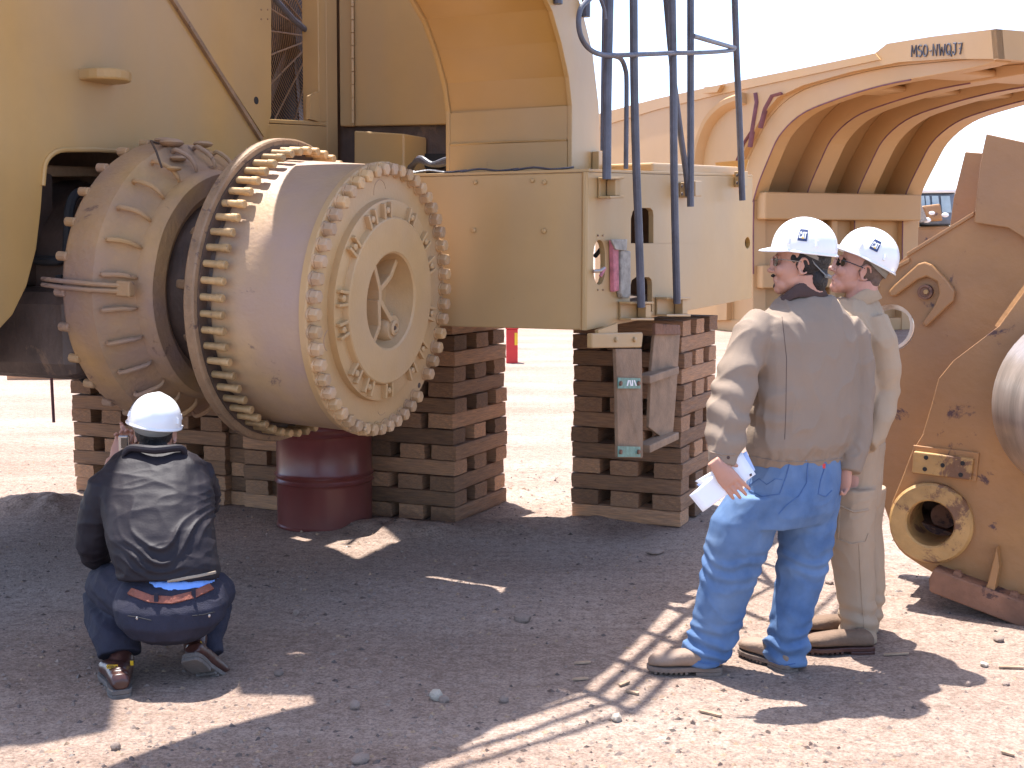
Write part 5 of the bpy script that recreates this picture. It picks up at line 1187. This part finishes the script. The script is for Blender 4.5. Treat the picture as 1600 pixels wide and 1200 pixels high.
def w3(p, nn):
    x, z = p.x, p.z
    b = folds(.008, 5, 5, 9, 21, .5)(p, nn)
    zc = P(250, 830, 4.92).z; k = math.exp(-((z - zc) / .16) ** 2)
    ph = z * 52 + 2.2 * math.sin(x * 9 + 1.0) + 7.5 * noise.noise(V(x * 5, p.y * 2, z * 6 + 3))
    m_ = .1 + 1.3 * max(0, noise.noise(V(x * 5 + 8, z * 9, 2)) + .3)
    sh = (1 - abs(math.sin(ph))) ** 1.6
    k *= math.exp(-((x - P(262, 830, 4.92).x) / .17) ** 4)
    return b + k * m_ * .017 * sh
wb = fuse(jk, 'windbreaker', M['navy'], p3, .0058, 6, w3)
q = MB().tube(bez([P(192, 712, 5.02), P(205, 700, 5.03), P(243, 703, 5.0), P(282, 700, 5.05), P(290, 712, 5.06)], 4), [.006, .009, .012, .014, .015, .016, .016, .017, .017, .017, .016, .016, .015, .014, .012, .009, .006], 10); q.build('folded_collar', M['navy'], wb)
pn = MB()
pn.rings([rg(266, 900, 4.87, 66, .12, .1), rg(267, 915, 4.85, 80, .155, .1), rg(268, 940, 4.83, 90, .18), rg(268, 965, 4.82, 84, .18), rg(268, 985, 4.82, 66, .15), rg(270, 998, 4.83, 40, .09)])
limb(pn, [(215, 935, 42, 4.86), (188, 918, 42, 5.0), (168, 915, 36, 5.16), (160, 930, 30, 5.22), (165, 965, 33, 5.10), (180, 992, 36, 4.95), (186, 1012, 35, 4.90), (187, 1024, 34, 4.885)])
limb(pn, [(315, 940, 36, 4.86), (335, 925, 34, 5.02), (342, 925, 26, 5.18), (340, 945, 24, 5.2), (334, 975, 22, 5.06), (326, 1000, 22, 4.98), (333, 1024, 18, 4.95)])
tr = fuse(pn, 'trousers', M['navypant'], p3, .006, 7, lambda p, nn: folds(.005, 8, 8, 8, 31, .55)(p, nn) + .006 * math.sin(p.z * 100 + 30 * p.x) * max(0, 1 - (p - P(165, 950, 4.95)).length / .25))
bpy.context.view_layer.update()
def strip_on(ob, pts, name, mt, r_, off, par, flat=.45):
    pp = []
    for (x0, y0), (x1, y1) in zip(pts, pts[1:]):
        for i in range(6):
            l_, nn = on_mesh(ob, x0 + (x1 - x0) * i / 6, y0 + (y1 - y0) * i / 6)
            if l_ is not None: pp.append((l_, nn))
    if len(pp) < 3: return None
    vs = []; fs = []
    for i, (l_, nn) in enumerate(pp):
        t = (pp[min(i + 1, len(pp) - 1)][0] - pp[max(i - 1, 0)][0]).normalized(); u_ = nn.cross(t).normalized()
        vs += [l_ - u_ * r_ - nn * .004, l_ + u_ * r_ - nn * .004, l_ + u_ * r_ + nn * off, l_ - u_ * r_ + nn * off]
    for i in range(len(pp) - 1):
        for j in range(4): fs.append((4 * i + j, 4 * i + (j + 1) % 4, 4 * i + 4 + (j + 1) % 4, 4 * i + 4 + j))
    fs += [(0, 1, 2, 3), tuple(len(vs) - 4 + k for k in range(4))]
    return MB().add(vs, fs).build(name, mt, par, bevel=.002)
blt = strip_on(tr, [(203, 924), (235, 936), (268, 938), (300, 930), (336, 914)], 'belt', M['belt'], .0145, .006, tr)
for x, y in ((245, 938), (302, 931)):
    l_, nn = on_mesh(tr, x, y)
    if l_ is not None: MB().box(l_ + nn * .007, V(.008, 0, 0), nn * .004, V(0, 0, .025)).build('belt_loop', M['navypant'], tr, bevel=.002)
sh3 = MB().rings([rg(280, 925, 4.855, 56, .150, .1), rg(282, 912, 4.86, 58, .150, .1), rg(282, 900, 4.87, 56, .145, .1)]); fuse(sh3, 'shirt_tail', M['blue'], p3, .006, 4, folds(.006, 20, 20, 6, 5, .5))
strip_on(wb, [(190, 910), (215, 914), (262, 908), (310, 900), (341, 893)], 'hem_piping', M['tan'], .0055, .006, wb)
for x, y in ((214, 966), (327, 962)):
    l_, nn = on_mesh(tr, x, y)
    if l_ is not None: MB().ell(l_, .005, .004, .007, seg=8, rings=6).build('pocket_button', M['silver'], tr)
stitch(tr, [(200, 962), (214, 964), (240, 970)], 'pocket_seam', M['black'], .002); stitch(tr, [(300, 962), (318, 960), (338, 955)], 'pocket_seam', M['black'], .002)
HT = HB3 @ Matrix.Rotation(R(10), 3, 'Y')
helmet(p3, hc3 + HB3 @ V(0, -.012, .045), HT @ Matrix.Rotation(R(-4), 3, 'X'), 1, 0, logo_th=86)
hr = MB(); B_ = HB3
hr.ell(hc3 + B_ @ V(0, -.03, .030), .079, .086, .096, B_); hr.ell(hc3 + B_ @ V(0, -.07, -.045), .06, .036, .05, B_)
fuse(hr, 'hair', M['hair'], p3, .004, 2, lambda p, nn: .0015 * noise.noise(p * 90))
bl_ = boot(p3, G(190, 1090) + V(.0, .0, 0), V(-.42, .9, 0), Z, .29, .11, P(190, 1030, 4.86), M['bootd'], M['soleg'], .05)
hl_ = P(302, 1040, 4.74)
b3 = boot(p3, P(296, 1032, 4.76), V(.22, .52, -.52), V(0, .7, .7), .285, .11, P(305, 995, 4.9), M['bootd'], M['soleg'], .048)
def tabtext(par, c, r_, u_, word, h, back, fore, wd):
    b_ = MB().box(c, r_ * wd, r_.cross(u_) * .0015, u_ * h).build('boot_tab', back, par)
    cu = bpy.data.curves.new('lettering', 'FONT'); cu.body = word; cu.size = h * 2.1; cu.extrude = .0006; cu.align_x = 'CENTER'; cu.align_y = 'CENTER'
    t = bpy.data.objects.new('t', cu); C.objects.link(t); bpy.context.view_layer.update()
    me = bpy.data.meshes.new_from_object(t.evaluated_get(bpy.context.evaluated_depsgraph_get())); bpy.data.objects.remove(t)
    org = V(0, 0, 0); q = par
    while q is not None: org = org + Vector(q.location); q = q.parent
    nn = r_.cross(u_); mt = Matrix((r_, u_, nn)).transposed(); w_ = max([abs(v.co.x) for v in me.vertices] + [.001])
    for v in me.vertices: v.co = c - org + mt @ V(v.co.x * wd * .92 / w_, v.co.y, v.co.z) + nn * .0022
    me.materials.clear(); me.materials.append(fore); o = bpy.data.objects.new('tab_lettering', me); C.objects.link(o); o.parent = par
bpy.context.view_layer.update(); tb_, tn_ = on_mesh(bl_, 176, 1043); tb_ = (tb_ + tn_ * .004 + V(0, -.002, 0)) if tb_ is not None else P(175.5, 1040, 4.775); tabtext(p3, tb_, V(1, 0, 0), V(0, 0, 1), 'CATERPILLAR', .0072, M['logoyel'], M['collar'], .021)
MB().box(P(206, 1036, 4.775), V(.006, 0, 0), V(0, .002, 0), V(0, 0, .009)).build('boot_tab', M['logoyel'], p3)
MB().box(P(316, 1008, 4.83), V(.009, 0, -.012), V(0, .002, 0), V(.003, 0, .003)).build('boot_tab', M['logoyel'], p3)
cmr = thing('compact_camera', 'small silver camera held up by the squatting man', 'camera', P(194, 694, 5.38))
c = P(194, 693, 5.36)
cb = MB().box(c, V(.022, 0, 0), V(0, .012, 0), V(0, 0, .036)).build('camera_body', M['frame'], cmr, bevel=.005)
MB().box(c + V(.004, -.0135, .004), V(.013, 0, 0), V(0, .0015, 0), V(0, 0, .022)).build('screen', M['lens'], cmr)
MB().lathe(c + V(0, .012, 0), V(0, 1, 0), [(0, .016), (.015, .015), (.018, .01)], 20).build('lens_barrel', M['rail'], cmr)

# ---------------------------------------------------------------- stones, chips and gravel
def stone_mesh(v, kind):
    rr = random.Random(v); bm = bmesh.new(); bmesh.ops.create_icosphere(bm, subdivisions=2, radius=1)
    for q in bm.verts:
        q.co = q.co * (1 + .28 * noise.noise(q.co * 1.3 + V(v, 0, 0)) + .12 * noise.noise(q.co * 3 + V(0, v, 0)))
    me = bpy.data.meshes.new('stone'); bm.to_mesh(me); bm.free(); me.materials.append(M[kind]); return me
def stone(x, y, wpx, hpx, label, kind='stone', name='stone', lift=.3):
    g = G(x, y); s_ = g.y / FOC
    o = bpy.data.objects.new(name, stone_mesh(int(x * 7 + y), kind)); C.objects.link(o); o.location = (g.x, g.y, hgt(g.x, g.y) + hpx * s_ * lift); o.scale = (wpx * s_ / 2, wpx * s_ / 2 * .8, hpx * s_ / 2); o.rotation_euler = (0, 0, x)
    return tag(o, label, 'stone', 'loose stones')
for a in ((681, 1092, 26, 22, 'pale whitish stone with a flake, bottom centre of the yard', 'palestone'), (694, 1096, 18, 14, 'brown flake leaning on the pale whitish stone', 'stone'),
          (555, 1107, 22, 17, 'round grey stone left of the pale whitish stone', 'stone'), (181, 1172, 20, 15, 'reddish angular stone at bottom left below the left boot', 'stone'),
          (563, 1192, 32, 16, 'dark stone at the bottom edge of the picture', 'stone'), (463, 960, 13, 11, 'dark stone in the lit patch under the hub', 'stone'), (435, 1056, 20, 9, 'small red brown stone right of the squatting man', 'stone'),
          (787, 1096, 22, 13, 'flat grey stone beside the guard shadow in the middle', 'stone'), (816, 970, 32, 16, 'flat brown stone in the shade in front of the steps', 'stone'),
          (1512, 1072, 12, 10, 'small dark stone right of the men\'s shadows', 'stone'), (1572, 1070, 14, 8, 'small dark stone near the right edge', 'stone'), (1538, 1040, 16, 9, 'pale pebble below the steel foot', 'palestone'),
          (1560, 1004, 20, 9, 'low brown pebble right of the boots near the steel foot', 'stone'), (303, 1148, 9, 8, 'tiny dark pebble below the right boot sole', 'stone'), (963, 1126, 22, 16, 'pale angular chip beside the guard shadow', 'palestone'),
          (1025, 1020 - 156, 30, 9, 'dark flat slab lying in front of the right crib', 'stone'), (1296, 912, 16, 8, 'small grey stone beside the khaki leg', 'stone'), (483, 1160, 8, 8, 'tiny dark pebble in the lower shade', 'stone')):
    stone(a[0], a[1], a[2], a[3], a[4], a[5])
def chip(x, y, l_, ang, label):
    g = G(x, y); s_ = g.y / FOC; d = V(math.cos(R(ang)), math.sin(R(ang)), 0); sd__ = V(-d.y, d.x, 0)
    q = MB().quadbox([g - d * l_ * s_ - sd__ * .006, g + d * l_ * s_ * .9 - sd__ * .009, g + d * l_ * s_, g + d * l_ * s_ * .8 + sd__ * .008, g - d * l_ * s_ * .9 + sd__ * .007], Z * .007)
    for v in q.v: v.z += .004 + hgt(v.x, v.y)
    o = q.build('wood_chip', M['chip'], None, base=(g.x, g.y, 0)); tag(o, label, 'wood chip', 'wood chips on the ground')
for a in ((1110, 1118, 20, -35, 'longest pale splinter lying before the tan boot'), (988, 1084, 12, -30, 'pale chip left of the tan boot toe'), (907, 1062, 14, 20, 'chip at the shade edge left of the guard shadow'), (975, 1070, 13, 50, 'chip on the guard shadow, left of the boots'),
          (910, 1036, 14, 15, 'chip in the shade just beyond the guard shadow'), (1580, 1044, 20, -5, 'long flat chip at the right edge'), (1575, 1178, 10, -30, 'pale chip at the bottom right corner'), (1400, 1024, 22, 10, 'brown splinter right of the suede boot')): chip(*a)
def gravel(name, n, r0, r1, kinds, seed, area):
    rr = random.Random(seed); vs = []; fs = []; ms = []
    base = [(0, 0, 1), (1, 0, 0), (0, 1, 0), (-1, 0, 0), (0, -1, 0), (0, 0, -.6)]; bf = [(0, 1, 2), (0, 2, 3), (0, 3, 4), (0, 4, 1), (5, 2, 1), (5, 3, 2), (5, 4, 3), (5, 1, 4)]
    for _ in range(n):
        y = area[0] + (area[1] - area[0]) * rr.random() ** 1.5; x = (rr.random() * 2 - 1) * (y * .43 + .2)
        if rr.random() > .35 + .9 * (noise.noise(V(x * .9, y * .9, 5)) + .35): continue
        r_ = r0 + (r1 - r0) * rr.random() ** 4; a = rr.random() * 6.28; z = hgt(x, y); sx, sy, sz = r_ * rr.uniform(.7, 1.5), r_ * rr.uniform(.6, 1.1), r_ * rr.uniform(.35, .8); o = len(vs)
        for bx, by, bz in base:
            bx, by = bx * sx * rr.uniform(.7, 1.2), by * sy * rr.uniform(.7, 1.2); vs.append((x + bx * math.cos(a) - by * math.sin(a), y + bx * math.sin(a) + by * math.cos(a), z + bz * sz * rr.uniform(.8, 1.2)))
        k = rr.randrange(len(kinds))
        for f in bf: fs.append([o + i for i in f]); ms.append(k)
    me = bpy.data.meshes.new(name); me.from_pydata(vs, [], fs)
    for k in kinds: me.materials.append(M[k])
    me.polygons.foreach_set('material_index', ms); o = bpy.data.objects.new(name, me); C.objects.link(o)
    tag(o, 'fine loose gravel and grit scattered over the yard floor', 'gravel', kind='stuff')
gravel('gravel', 26000, .0014, .016, ['stone', 'stone', 'grease', 'stone', 'chip'], 3, (3.7, 10))
